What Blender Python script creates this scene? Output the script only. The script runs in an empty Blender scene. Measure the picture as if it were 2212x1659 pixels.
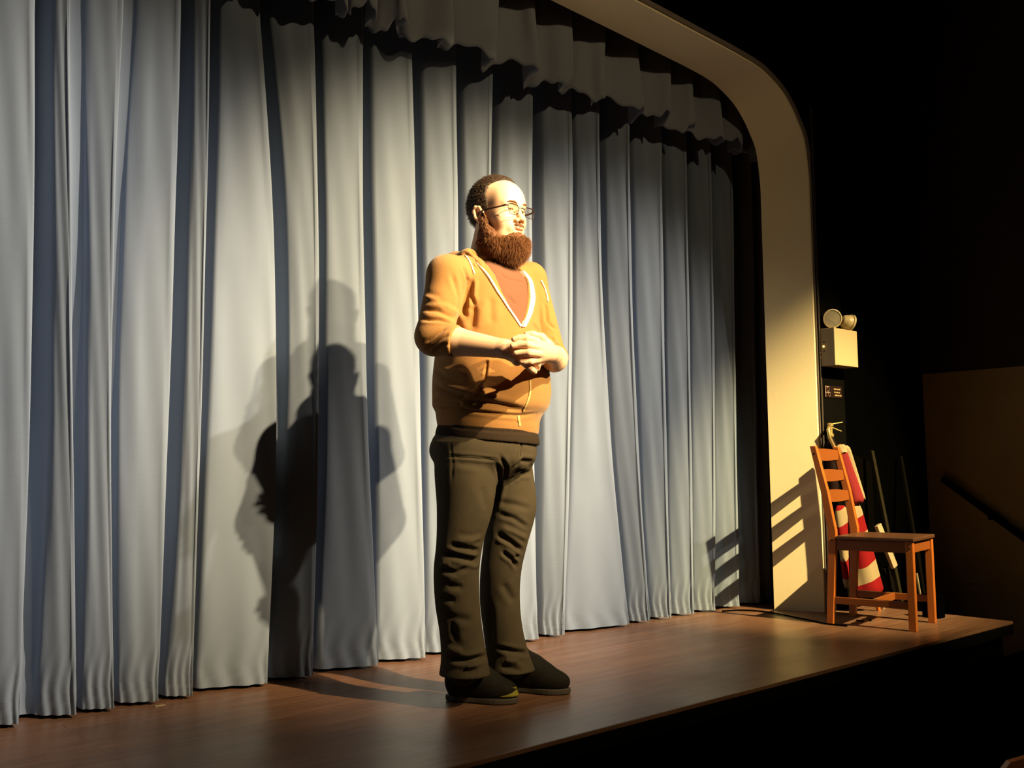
import bpy, bmesh, math, random
import numpy as np
from mathutils import Vector, Matrix
from mathutils.bvhtree import BVHTree
random.seed(7); RNG = np.random.default_rng(7)
C = bpy.context.scene.collection
SC = bpy.context.scene

# ------------------------------------------------------------------ camera
# World: x runs along the stage front, y runs upstage, z=0 is the stage floor.
HC = 0.768; FPX = 2080.0
TILT = math.radians(5.2); ROLL = math.radians(0.5)
F0 = np.array([.656, .755, 0]); F0 /= np.linalg.norm(F0)
R0 = np.array([F0[1], -F0[0], 0.]); U0 = np.array([0, 0, 1.])
FW = F0*math.cos(TILT) + U0*math.sin(TILT); UP = -F0*math.sin(TILT) + U0*math.cos(TILT)
RC = R0*math.cos(ROLL) - UP*math.sin(ROLL); UC = R0*math.sin(ROLL) + UP*math.cos(ROLL)
CAM = np.array([0, 0, HC])
cam = bpy.data.cameras.new('camera'); cam.sensor_width = 36; cam.lens = 36*FPX/2212
cam.clip_start = .05; cam.clip_end = 60
co = bpy.data.objects.new('camera', cam); C.objects.link(co); SC.camera = co
co.matrix_world = Matrix(((RC[0], UC[0], -FW[0], 0), (RC[1], UC[1], -FW[1], 0), (RC[2], UC[2], -FW[2], HC), (0, 0, 0, 1)))

# ------------------------------------------------------------------ world, lamps, exposure
w = bpy.data.worlds.new('dark_hall'); SC.world = w; w.use_nodes = True
w.node_tree.nodes['Background'].inputs[0].default_value = (1.0, .72, .42, 1)
w.node_tree.nodes['Background'].inputs[1].default_value = 0.0022
SC.view_settings.view_transform = 'Standard'; SC.view_settings.look = 'None'
SC.view_settings.exposure = 0.0; SC.view_settings.gamma = 1.0
SC.view_settings.use_curve_mapping = False

def spot(loc, aim, power, size_deg, blend, col, rad=.06):
    l = bpy.data.lights.new('stage_or_added_lamp', 'SPOT'); l.energy = power; l.color = col
    l.spot_size = math.radians(size_deg); l.spot_blend = blend; l.shadow_soft_size = rad
    o = bpy.data.objects.new('stage_or_added_lamp', l); C.objects.link(o); o.location = loc
    o.rotation_euler = (Vector(aim) - Vector(loc)).to_track_quat('-Z', 'Y').to_euler()
    return o
WARM = (1.0, .72, .36); COOL = (1.0, .80, .53)
# profile lamps hung over the audience: two on the man, one on the left of the curtain, one on the chair
spot((3.00, -2.45, 3.15), (2.42, 3.3, 1.28), 2900, 26, 1.0, WARM, .045)
spot((3.00, -2.45, 4.75), (2.44, 3.3, .98), 5100, 26, 1.0, WARM, .045)
spot((4.20, -2.45, 4.80), (.38, 3.3, 1.16), 5900, 23, 1.0, COOL, .05)
spot((4.95, -2.40, 5.10), (4.82, 2.75, .60), 8000, 18.6, .95, (1, .74, .32), .035)
spot((5.40, -2.45, 4.90), (3.35, 3.2, 1.05), 4200, 23, 1.0, COOL, .05)
spot((3.00, -2.45, 4.20), (2.20, 3.3, 1.90), 270, 62, 1.0, WARM, .06)  # added weak wide wash that lifts the upper curtain, valance and arch
spot((4.20, -0.80, 1.20), (3.20, 1.05, -.1), 40, 50, .8, WARM, .1)      # added low spot brightening the seat corner, no lamp known there

# ------------------------------------------------------------------ helpers
def tag(o, label=None, cat=None, group=None, kind=None):
    if label: o['label'] = label
    if cat: o['category'] = cat
    if group: o['group'] = group
    if kind: o['kind'] = kind
    return o
def thing(name, label, cat, loc=(0, 0, 0), rz=0, group=None):
    o = bpy.data.objects.new(name, None); C.objects.link(o); o.empty_display_size = .1
    o.location = loc; o.rotation_euler = (0, 0, rz)
    return tag(o, label, cat, group)
def link(name, me, m, parent=None, label=None, cat=None, kind=None, group=None, smooth=False):
    if m is not None: me.materials.append(m)
    if smooth: me.polygons.foreach_set('use_smooth', [True]*len(me.polygons))
    o = bpy.data.objects.new(name, me); C.objects.link(o)
    if parent is not None: o.parent = parent
    return tag(o, label, cat, group, kind)
class MB:
    def __init__(s): s.v = []; s.f = []
    def add(s, v, f):
        n = len(s.v); s.v += [tuple(map(float, p)) for p in v]; s.f += [tuple(i+n for i in q) for q in f]; return s
    def box(s, c, d, R=None, bev=0):
        bm = bmesh.new(); bmesh.ops.create_cube(bm, size=1)
        for v in bm.verts: v.co = Vector((v.co.x*d[0], v.co.y*d[1], v.co.z*d[2]))
        if bev: bmesh.ops.bevel(bm, geom=bm.edges[:], offset=bev, segments=2, profile=.7, affect='EDGES')
        M = (Matrix(R) if R is not None else Matrix.Identity(3))
        bm.verts.index_update()
        vs = [tuple(M @ v.co + Vector(c)) for v in bm.verts]; fs = [tuple(v.index for v in f.verts) for f in bm.faces]
        bm.free(); return s.add(vs, fs)
    def bar(s, a, b, w, h, up=(0, 0, 1), bev=.003):      # rectangular bar from a to b
        a = Vector(a); b = Vector(b); z = (b-a); L = z.length; z.normalize()
        x = Vector(up).cross(z); 
        if x.length < 1e-4: x = Vector((1, 0, 0))
        x.normalize(); y = z.cross(x)
        R = Matrix((x, y, z)).transposed()
        return s.box((a+b)/2, (w, h, L), R, bev)
    def tube(s, pts, r, n=10, cap=True):
        pts = [Vector(p) for p in pts]; rs = r if isinstance(r, (list, tuple, np.ndarray)) else [r]*len(pts)
        vs = []; up = Vector((0, 0, 1)); prev = None
        for i, p in enumerate(pts):
            t = (pts[min(i+1, len(pts)-1)] - pts[max(i-1, 0)])
            t = t.normalized() if t.length > 1e-9 else Vector((0, 0, 1))
            if prev is None:
                x = t.cross(up)
                if x.length < .05: x = t.cross(Vector((1, 0, 0)))
            else: x = prev - t*prev.dot(t)
            x.normalize(); prev = x.copy(); y = t.cross(x)
            for k in range(n):
                a = 2*math.pi*k/n; vs.append(p + (x*math.cos(a) + y*math.sin(a))*rs[i])
        fs = [(i*n+k, i*n+(k+1) % n, (i+1)*n+(k+1) % n, (i+1)*n+k) for i in range(len(pts)-1) for k in range(n)]
        if cap: fs += [tuple(range(n))[::-1], tuple((len(pts)-1)*n+k for k in range(n))]
        return s.add(vs, fs)
    def lathe(s, prof, c=(0, 0, 0), R=None, n=32):        # prof: (radius, height) along local z
        M = (Matrix(R) if R is not None else Matrix.Identity(3)); vs = []; c = Vector(c)
        for r, h in prof:
            for k in range(n):
                a = 2*math.pi*k/n; vs.append(c + M @ Vector((r*math.cos(a), r*math.sin(a), h)))
        fs = [(i*n+k, i*n+(k+1) % n, (i+1)*n+(k+1) % n, (i+1)*n+k) for i in range(len(prof)-1) for k in range(n)]
        fs += [tuple(range(n))[::-1], tuple((len(prof)-1)*n+k for k in range(n))]
        return s.add(vs, fs)
    def prism(s, poly, z0, z1, T=lambda p: p):            # polygon (x,y) extruded in z
        n = len(poly)
        vs = [T((x, y, z0)) for x, y in poly] + [T((x, y, z1)) for x, y in poly]
        fs = [tuple(range(n))[::-1], tuple(range(n, 2*n))] + [(i, (i+1) % n, (i+1) % n+n, i+n) for i in range(n)]
        return s.add(vs, fs)
    def build(s, name, m, parent=None, smooth=False, **k):
        me = bpy.data.meshes.new(name); me.from_pydata(s.v, [], s.f); me.validate()
        bm = bmesh.new(); bm.from_mesh(me); bmesh.ops.recalc_face_normals(bm, faces=bm.faces); bm.to_mesh(me); bm.free()
        return link(name, me, m, parent, smooth=smooth, **k)
def rotax(z, x=(1, 0, 0)):                                # 3x3 whose local z is z
    z = Vector(z).normalized(); x = Vector(x); x = (x - z*x.dot(z)).normalized(); y = z.cross(x)
    return Matrix((x, y, z)).transposed()

def mat(name, col, rough=.6, metal=0, noise=None, bump=0, bscale=200, spec=.5, sheen=0, coat=0, trans=0, emit=None, stretch=None, sss=0, ior=1.45):
    m = bpy.data.materials.new(name); m.use_nodes = True; nt = m.node_tree; N = nt.nodes; L = nt.links
    b = N['Principled BSDF']; b.inputs['Base Color'].default_value = (*col, 1)
    b.inputs['Roughness'].default_value = rough; b.inputs['Metallic'].default_value = metal
    b.inputs['Specular IOR Level'].default_value = spec; b.inputs['IOR'].default_value = ior
    if sheen: b.inputs['Sheen Weight'].default_value = sheen
    if coat: b.inputs['Coat Weight'].default_value = coat; b.inputs['Coat Roughness'].default_value = .25
    if trans: b.inputs['Transmission Weight'].default_value = trans
    if sss: b.inputs['Subsurface Weight'].default_value = sss; b.inputs['Subsurface Radius'].default_value = (.012, .005, .002); b.inputs['Subsurface Scale'].default_value = 1
    if emit: b.inputs['Emission Color'].default_value = (*emit[:3], 1); b.inputs['Emission Strength'].default_value = emit[3]
    tc = N.new('ShaderNodeTexCoord'); mp = N.new('ShaderNodeMapping'); L.new(tc.outputs['Object'], mp.inputs[0])
    if stretch: mp.inputs['Scale'].default_value = stretch
    if noise:                                              # (scale, colour b, contrast)
        n = N.new('ShaderNodeTexNoise'); n.inputs['Scale'].default_value = noise[0]; n.inputs['Detail'].default_value = 6
        L.new(mp.outputs[0], n.inputs[0]); r = N.new('ShaderNodeValToRGB')
        r.color_ramp.elements[0].position = .5-noise[2]; r.color_ramp.elements[1].position = .5+noise[2]
        r.color_ramp.elements[0].color = (*noise[1], 1); r.color_ramp.elements[1].color = (*col, 1)
        L.new(n.outputs[0], r.inputs[0]); L.new(r.outputs[0], b.inputs['Base Color'])
    if bump:
        n2 = N.new('ShaderNodeTexNoise'); n2.inputs['Scale'].default_value = bscale; n2.inputs['Detail'].default_value = 3
        L.new(tc.outputs['Object'], n2.inputs[0]); bp = N.new('ShaderNodeBump'); bp.inputs['Strength'].default_value = bump
        bp.inputs['Distance'].default_value = .004; L.new(n2.outputs[0], bp.inputs['Height']); L.new(bp.outputs[0], b.inputs['Normal'])
    return m

def ray(x, y):
    a = (x-1106)/FPX; b = -(y-829.5)/FPX
    return FW + RC*a + UC*b
def on_y(x, y, n): r = ray(x, y); return CAM + r*(n/r[1])
def on_x(x, y, s): r = ray(x, y); return CAM + r*(s/r[0])
def on_z(x, y, z=0): r = ray(x, y); return CAM + r*((z-HC)/r[2])
def at_v(x, y, v): r = ray(x, y); return CAM + r*(v/(r@F0))

# ------------------------------------------------------------------ the setting
NF, NR, SJ, SPLAY = 2.886, 3.118, 4.615, .115          # front and rear face of the proscenium wall, its right jamb
def wood_floor():
    m = bpy.data.materials.new('stage_boards'); m.use_nodes = True; nt = m.node_tree; N = nt.nodes; L = nt.links
    b = N['Principled BSDF']; tc = N.new('ShaderNodeTexCoord')
    mp = N.new('ShaderNodeMapping'); mp.inputs['Scale'].default_value = (1, 1, 1); L.new(tc.outputs['Object'], mp.inputs[0])
    br = N.new('ShaderNodeTexBrick'); L.new(mp.outputs[0], br.inputs[0])
    br.inputs['Scale'].default_value = 1; br.inputs['Brick Width'].default_value = 1.9; br.inputs['Row Height'].default_value = .083
    br.inputs['Mortar Size'].default_value = .0012; br.inputs['Mortar Smooth'].default_value = .3
    br.inputs['Color1'].default_value = (.21, .115, .074, 1); br.inputs['Color2'].default_value = (.17, .09, .056, 1); br.inputs['Mortar'].default_value = (.07, .03, .02, 1)
    mp2 = N.new('ShaderNodeMapping'); mp2.inputs['Scale'].default_value = (2.2, 26, 1); L.new(tc.outputs['Object'], mp2.inputs[0])
    n = N.new('ShaderNodeTexNoise'); n.inputs['Scale'].default_value = 1.6; n.inputs['Detail'].default_value = 8; L.new(mp2.outputs[0], n.inputs[0])
    n3 = N.new('ShaderNodeTexNoise'); n3.inputs['Scale'].default_value = 3.2; n3.inputs['Detail'].default_value = 5; L.new(tc.outputs['Object'], n3.inputs[0])
    r = N.new('ShaderNodeValToRGB'); r.color_ramp.elements[0].position = .3; r.color_ramp.elements[1].position = .75
    r.color_ramp.elements[0].color = (.6, .55, .5, 1); r.color_ramp.elements[1].color = (1.15, 1.1, 1.05, 1); L.new(n.outputs[0], r.inputs[0])
    mx = N.new('ShaderNodeMix'); mx.data_type = 'RGBA'; mx.blend_type = 'MULTIPLY'; mx.inputs[0].default_value = .8
    L.new(br.outputs[0], mx.inputs[6]); L.new(r.outputs[0], mx.inputs[7]); L.new(mx.outputs[2], b.inputs['Base Color'])
    rr = N.new('ShaderNodeMapRange'); rr.inputs['To Min'].default_value = .26; rr.inputs['To Max'].default_value = .46
    L.new(n3.outputs[0], rr.inputs[0]); L.new(rr.outputs[0], b.inputs['Roughness'])
    bp = N.new('ShaderNodeBump'); bp.inputs['Strength'].default_value = .25; bp.inputs['Distance'].default_value = .003
    L.new(n.outputs[0], bp.inputs['Height']); L.new(bp.outputs[0], b.inputs['Normal'])
    return m
M = {}
M['boards'] = wood_floor()
M['black'] = mat('black_paint', (.0009, .0009, .0008), .9, spec=.0, noise=(6, (.0006, .0006, .0005), .2), bump=.1, bscale=60)
M['blackwood'] = mat('black_painted_board', (.0025, .002, .0016), .7, spec=.04, noise=(9, (.0015, .0013, .001), .3), bump=.15, bscale=90)
M['cream'] = mat('cream_plaster', (.86, .75, .50), .75, noise=(3, (.82, .71, .46), .3), bump=.08, bscale=70)
M['bead'] = mat('grey_bead', (.16, .13, .11), .6)
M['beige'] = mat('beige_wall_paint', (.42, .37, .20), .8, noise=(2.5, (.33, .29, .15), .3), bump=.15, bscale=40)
M['upper'] = mat('dark_brown_upper_wall', (.03, .022, .016), .8)  # upper part of the side wall, much darker than below
M['carpet'] = mat('dark_carpet', (.02, .018, .016), .95, bump=.5, bscale=300)
ED = 5.11; SF = 2.07
MB().box(((-6+ED)/2, (SF+6)/2, -.007), (ED+6, 6-SF, .014), bev=.003).build('floor', M['boards'], kind='structure')
MB().box(((-6+ED-.06)/2, SF+.05, -.55), (ED+5.94, .04, .98)).box((ED-.05, (SF+6)/2, -.55), (.04, 6-SF-.1, .98)).build('wall_stage_front', M['black'], kind='structure')
MB().box(((-6+ED)/2, SF+.02, -.04), (ED+6, .04, .05), bev=.004).build('trim_1', M['blackwood'], kind='structure')
MB().box((0, 1, -1.07), (16, 10, .06)).build('floor', M['carpet'], kind='structure')

# proscenium wall with a round-cornered opening
def spline(pts, per=5):                                    # Catmull-Rom through control points
    P = [np.array(p, float) for p in pts]; P = [2*P[0]-P[1]] + P + [2*P[-1]-P[-2]]; out = []
    for i in range(1, len(P)-2):
        for t in np.linspace(0, 1, per, endpoint=False):
            a, b, c, d = P[i-1], P[i], P[i+1], P[i+2]
            out.append(.5*((2*b) + (c-a)*t + (2*a-5*b+4*c-d)*t*t + (3*b-a-3*c+d)*t**3))
    out.append(P[-2]); return out
prof = [(SJ, 0)] + [tuple(q) for q in spline([(SJ, 1.6), (SJ, 2.2), (4.612, 2.40), (4.58, 2.585), (4.52, 2.68), (4.455, 2.755), (4.37, 2.82), (4.26, 2.868),
        (4.15, 2.898), (3.98, 2.915), (3.7, 2.93), (3.3, 2.95), (2.6, 2.98), (1.2, 3.03), (0, 3.05), (-1.6, 3.05)])]
left = [(-1.6-.86*math.sin(t*math.pi/2), 3.05-.8*(1-math.cos(t*math.pi/2))) for t in np.linspace(.1, 1, 10)]
prof += left + [(-2.46, 0)]
outer = [(SJ, 0), (6.05, 0), (6.05, 5.85), (-6, 5.85), (-6, 0), (-2.46, 0)]
def ywall(name, y0, y1, m, poly, **k):
    return MB().prism(poly, y0, y1, lambda p: (p[0], p[2], p[1])).build(name, m, kind='structure', **k)
wallpoly = prof + [(-6, 0), (-6, 5.85), (6.05, 5.85), (6.05, 0)]
def splayed(q):                                            # the reveal opens out towards the hall
    k = SPLAY if 0 < q[1] else SPLAY; a = min(1, max(0, (q[1]-0)/2.2)); 
    return (q[0]+SPLAY, q[1]+.022*a) if q[0] > 4.2 else (q[0]+SPLAY*max(0, (q[0]-3)/1.2), q[1]+.022)
npf = len(prof)
def wall_mesh():
    rear = list(wallpoly); front = [splayed(q) if i < npf-12 else q for i, q in enumerate(prof)] + wallpoly[npf:]; n = len(rear)
    vs = [(x, NF, z) for x, z in front] + [(x, NR, z) for x, z in rear]
    fs = [tuple(range(n))[::-1], tuple(range(n, 2*n))] + [(i, (i+1) % n, (i+1) % n+n, i+n) for i in range(n)]
    return MB().add(vs, fs).build('wall_proscenium', M['black'], kind='structure')
wall_mesh()
def band(name, p, t0, t1, y0, y1, m, fr=None):                      # strip lining the profile, t0..t1 inward thickness
    p = [Vector(q) for q in p]; inn = []; out = []
    for i, q in enumerate(p):
        d = (p[min(i+1, len(p)-1)] - p[max(i-1, 0)]).normalized(); nrm = Vector((-d.y, d.x))
        out.append(q+nrm*t0); inn.append(q+nrm*t1)
    n = len(p); vs = []; fs = []
    F2 = lambda a, i: Vector(splayed(a)) if i < npf-12 else a
    for q, y, s_ in ((out, y0, fr != 0), (out, y1, fr == 2), (inn, y1, fr == 2), (inn, y0, fr != 0)): vs += [((F2(a, i) if s_ else a).x, y, (F2(a, i) if s_ else a).y) for i, a in enumerate(q)]
    for i in range(n-1):
        for j in range(4): k2 = (j+1) % 4; fs.append((j*n+i, j*n+i+1, k2*n+i+1, k2*n+i))
    fs += [(0, n, 2*n, 3*n), (n-1, 4*n-1, 3*n-1, 2*n-1)]
    return MB().add(vs, fs).build(name, m, kind='structure', smooth=False)
band('trim_2', prof, .0, .012, NF-.002, NR+.002, M['cream'], 1)
band('trim_3', prof[:npf-12], -.022, .0, NF-.012, NF-.0005, M['bead'], 2)
# hall side wall, beige below and dark brown above, wall behind the stage, ceiling
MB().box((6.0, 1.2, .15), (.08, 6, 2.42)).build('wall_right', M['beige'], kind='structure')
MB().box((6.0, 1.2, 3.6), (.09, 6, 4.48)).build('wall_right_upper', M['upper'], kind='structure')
MB().box((0, 6.1, 2.9), (12.4, .1, 6.0)).build('wall_backstage', M['black'], kind='structure')
MB().box((0, 1, 5.9), (12.4, 10.4, .1)).build('ceiling', M['black'], kind='structure')
# ------------------------------------------------------------------ curtains
def fabric(name, col, col2):
    m = mat(name, col, .95, noise=(3.0, col2, .35), spec=.15, sheen=.25)
    nt = m.node_tree; N = nt.nodes; L = nt.links; b = N['Principled BSDF']; tc = N['Texture Coordinate']
    w1 = N.new('ShaderNodeTexWave'); w1.inputs['Scale'].default_value = 95; w1.bands_direction = 'Z'; w1.inputs['Distortion'].default_value = 3
    n = N.new('ShaderNodeTexNoise'); n.inputs['Scale'].default_value = 330; L.new(tc.outputs['Object'], n.inputs[0]); L.new(tc.outputs['Object'], w1.inputs[0])
    ad = N.new('ShaderNodeMath'); L.new(w1.outputs[1], ad.inputs[0]); L.new(n.outputs[0], ad.inputs[1])
    bp = N.new('ShaderNodeBump'); bp.inputs['Strength'].default_value = .12; bp.inputs['Distance'].default_value = .001
    L.new(ad.outputs[0], bp.inputs['Height']); L.new(bp.outputs[0], b.inputs['Normal'])
    return m
M['curtain'] = fabric('blue_grey_curtain_cloth', (.205, .258, .37), (.177, .226, .33))
M['valance'] = fabric('grey_valance_cloth', (.21, .235, .30), (.175, .20, .255))
# each fold: crest pixel x at (y=60, y=700, hem), width of the dark recess right of it at the same heights,
# depth of the recess at top and hem, and the hem pixel row used to find where it stands
N_T, N_M, N_B = 3.36, 3.32, 3.285
FOLDS = [
 ((-560, -590, -640), (25, 25, 25), (.25, .2)), ((-400, -420, -450), (25, 25, 25), (.25, .2)),
 ((-210, -225, -240), (25, 25, 25), (.25, .2)), ((-70, -75, -80), (25, 25, 25), (.2, .1)),
 ((73, 70, 45), (28, 34, 60), (.25, .06)), ((148, 156, 167), (24, 24, 20), (.05, .14)), ((262, 243, 248), (22, 14, 18), (.05, .12)),
 ((388, 372, 345), (26, 28, 26), (.25, .10)), ((452, 441, 418), (16, 13, 6), (.30, .30)),
 ((561, 597, 580), (17, 22, 5), (.22, .06)), ((676, 690, 678), (14, 13, 8), (.25, .2)), ((783, 790, 818), (14, 18, 4), (.25, .12)),
 ((888, 905, 921), (17, 14, 6), (.25, .12)), ((984, 993, 1000), (12, 12, 8), (.25, .15)), ((1066, 1058, 1050), (11, 11, 8), (.25, .15)),
 ((1153, 1152, 1163), (12, 20, 14), (.30, .30)), ((1233, 1238, 1221), (5, 5, 3), (.2, .06)), ((1300, 1307, 1358), (11, 12, 4), (.25, .06)),
 ((1364, 1370, 1404), (5, 7, 8), (.10, .05)), ((1431, 1437, 1451), (6, 8, 4), (.25, .06)), ((1480, 1492, 1500), (11, 10, 8), (.2, .08)),
 ((1531, 1545, 1546), (7, 7, 4), (.2, .06)), ((1583, 1590, 1598), (6, 6, 5), (.12, .06)), ((1624, 1634, 1643), (6, 6, 3), (.1, .05))]
def at3(xs, ns, ys):                                       # pixel x at three heights -> quadratic s(z)
    P = [on_y(x, y, n) for x, y, n in zip(xs, ys, ns)]
    return np.array([p[2] for p in P]), np.array([p[0] for p in P])
def lag(zk, sk, z):
    z = np.clip(z, zk.min()-.05, zk.max()+.05)
    return sum(sk[i]*np.prod([(z-zk[j])/(zk[i]-zk[j]) for j in range(3) if j != i], axis=0) for i in range(3))
def curtain_rows(folds, zs, last_gap=None):
    rows = []
    for zi, z in enumerate(zs):
        tt = float(np.clip(z/3.0, 0, 1)); pts = []
        nc = N_B + (N_T-N_B)*tt
        YS = [(60, 700, 1500-.126*float(np.clip(cx[2], 0, 1640))) for cx, _, _ in folds]
        cs = [float(lag(*at3(f[0], (N_T, N_M, N_B), y), z)) for f, y in zip(folds, YS)]
        cs.append(cs[-1]+.12)
        for i, (cx, wd, dp) in enumerate(folds):
            sc = cs[i]; gap = cs[i+1]-sc; gp = (cs[i]-cs[i-1]) if i else .3
            dep = dp[1] + (dp[0]-dp[1])*min(1, tt*1.6); hard = min(1, dep/.2)
            off = min(.085, .42*gap)
            zk2, sk2 = at3([cx[j]+wd[j]*(.6 if j == 2 and dp[1] < .15 else 1.3)+1.5 for j in range(3)], (N_T+off, N_M+off, N_B+off), YS[i])
            ss = max(float(lag(zk2, sk2, z)), sc+.012); ss = min(ss, sc+.6*gap)
            no = nc+off; G = sc+gap-ss
            if i == 0: pts.append((sc-.35, nc+.12))
            pts.append((sc-min(.02, .08*gp), nc+.0045)); pts.append((sc-.002, nc)); pts.append((sc+.0005, nc+.008))
            pts.append((sc-.002, nc+.05+.4*dep)); pts.append((sc+.3*(ss-sc), no+dep)); pts.append((ss-.004*hard-.002, no+.5*dep))
            pts.append((ss-.002, no+.012)); pts.append((ss+.10*G, no-.006))
            for q in (.28, .46, .64, .82):
                und = 1.5*(1-q)*math.sin(math.pi*q)**1.5*min(.012, G*.045)*math.sin(i*3.7+q*(7+2*math.sin(i))+z*.4)*(1-.35*tt)
                pts.append((ss+G*q, no*(1-q)**1.15+nc*(1-(1-q)**1.15)+und))
        P = np.array(pts)
        for _ in range(2):                                 # corner cutting
            Q = np.empty((2*len(P)-2, 2)); Q[0::2] = .75*P[:-1]+.25*P[1:]; Q[1::2] = .25*P[:-1]+.75*P[1:]; P = np.vstack([P[:1], Q, P[-1:]])
        low = max(0, 1-z/.22)
        k = np.arange(len(P)); P[:, 1] += low*.006*np.sin(k*.9+3*np.sin(z*18)) + .0015*np.sin(k*.55+z*7)
        rows.append([(a, b, z) for a, b in P])
    return rows
def sheet(name, rows, m, parent, thick=0, **k):
    n = len(rows[0]); v = [p for r in rows for p in r]
    f = [(i*n+j, i*n+j+1, (i+1)*n+j+1, (i+1)*n+j) for i in range(len(rows)-1) for j in range(n-1)]
    me = bpy.data.meshes.new(name); me.from_pydata(v, [], f)
    o = link(name, me, m, parent, smooth=True, **k)
    if thick:
        s = o.modifiers.new('thickness', 'SOLIDIFY'); s.thickness = thick; s.offset = 0
    return o
zs = np.concatenate([np.linspace(.012, .3, 14), np.linspace(.34, 3.25, 56)])
allrows = curtain_rows(FOLDS, zs)
# the dark gap at the ninth fold is where the two halves meet
def cut_index(row):
    zk, sk = at3((452+8, 441+6, 418+3), (N_T+.2, N_M+.2, N_B+.2), (60, 700, 1490)); s0 = float(lag(zk, sk, row[0][2]))
    return s0
nrow = len(allrows[0]); per = None
# same column index in every row
mid = allrows[len(allrows)//2]; s0 = cut_index(mid)
cut = int(np.argmax([p[1] if abs(p[0]-s0) < .12 else 0 for p in mid]))
HEM = [r for r in allrows if r[0][2] < .085]
for nm, lo, hi, lab in (('stage_curtain', 0, cut, 'blue-grey pleated stage curtain half at the left edge of the picture'),
                        ('stage_curtain', cut+1, nrow, 'blue-grey pleated stage curtain half hanging behind the man and up to the arch')):
    t = thing(nm, lab, 'curtain', (0, 0, 0), group='pair of stage curtains')
    up = [r[lo:hi] for r in allrows if r[0][2] > .075]
    dn = [r[lo:hi] for r in allrows if r[0][2] <= .075] + [up[0]]
    sheet('curtain_cloth', up, M['curtain'], t)
    sheet('hem', dn, M['curtain'], t, 0, label='turned-up hem along the bottom of the curtain')
    MB().tube([(up[-1][0][0]+.03, 3.42, 3.27), (up[-1][-1][0]-.03, 3.42, 3.27)], .015).build('curtain_rail', M['black'], t)

# valance: a short ruffled curtain hung just behind the arch
VC = [560, 650, 740, 815, 880, 968, 1075, 1160, 1232, 1310, 1384, 1446, 1502, 1556, 1604, 1650]
def valance():
    NV = 3.235; pts = []; rows = []
    sx = [on_y(x, (x-740)*.367, NV-.05)[0] for x in VC]
    zs = np.concatenate([np.linspace(0, 1, 26)])
    for q in zs:
        P = []
        for i, s in enumerate(sx):
            g = (sx[i+1]-s) if i+1 < len(sx) else .35
            sh = .018*math.sin(i*2.3+q*3.2)
            am = .062*(.72+.28*q) * (1.15 if i in (5, 7) else 1)
            P += [(s+sh-.03, NV-am), (s+sh, NV-am-.004), (s+sh+.012, NV-am+.03), (s+sh+.004+.012*q, NV+am), (s+sh+.03+.012*math.sin(i*5.), NV+am+.01),
                  (s+sh+.055+.01*math.sin(i), NV+am*.3), (s+g*.45+.02*math.sin(i*1.7+q*2), NV-.01*math.sin(i*4.1)), (s+g*.7, NV-am*.5+.012*math.sin(i*3+q*4))]
        A = np.array(P)
        for _ in range(2):
            Q = np.empty((2*len(A)-2, 2)); Q[0::2] = .75*A[:-1]+.25*A[1:]; Q[1::2] = .25*A[:-1]+.75*A[1:]; A = np.vstack([A[:1], Q, A[-1:]])
        k = np.arange(len(A))
        zb = 2.622 + .022*np.sin(k*.145+.6) + .016*np.sin(k*.41) + .009*np.sin(k*1.07)
        rows.append([(a, b, float(zz)) for (a, b), zz in zip(A, 3.14-(3.14-zb)*q)])
    t = thing('valance', 'grey ruffled valance hanging across the top of the stage curtain', 'valance')
    sheet('valance_cloth', rows, M['valance'], t, .003)
    MB().tube([(sx[0]-.1, NV+.03, 3.13), (sx[-1]+.2, NV+.03, 3.13)], .018).build('valance_rail', M['black'], t)
valance()

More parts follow.
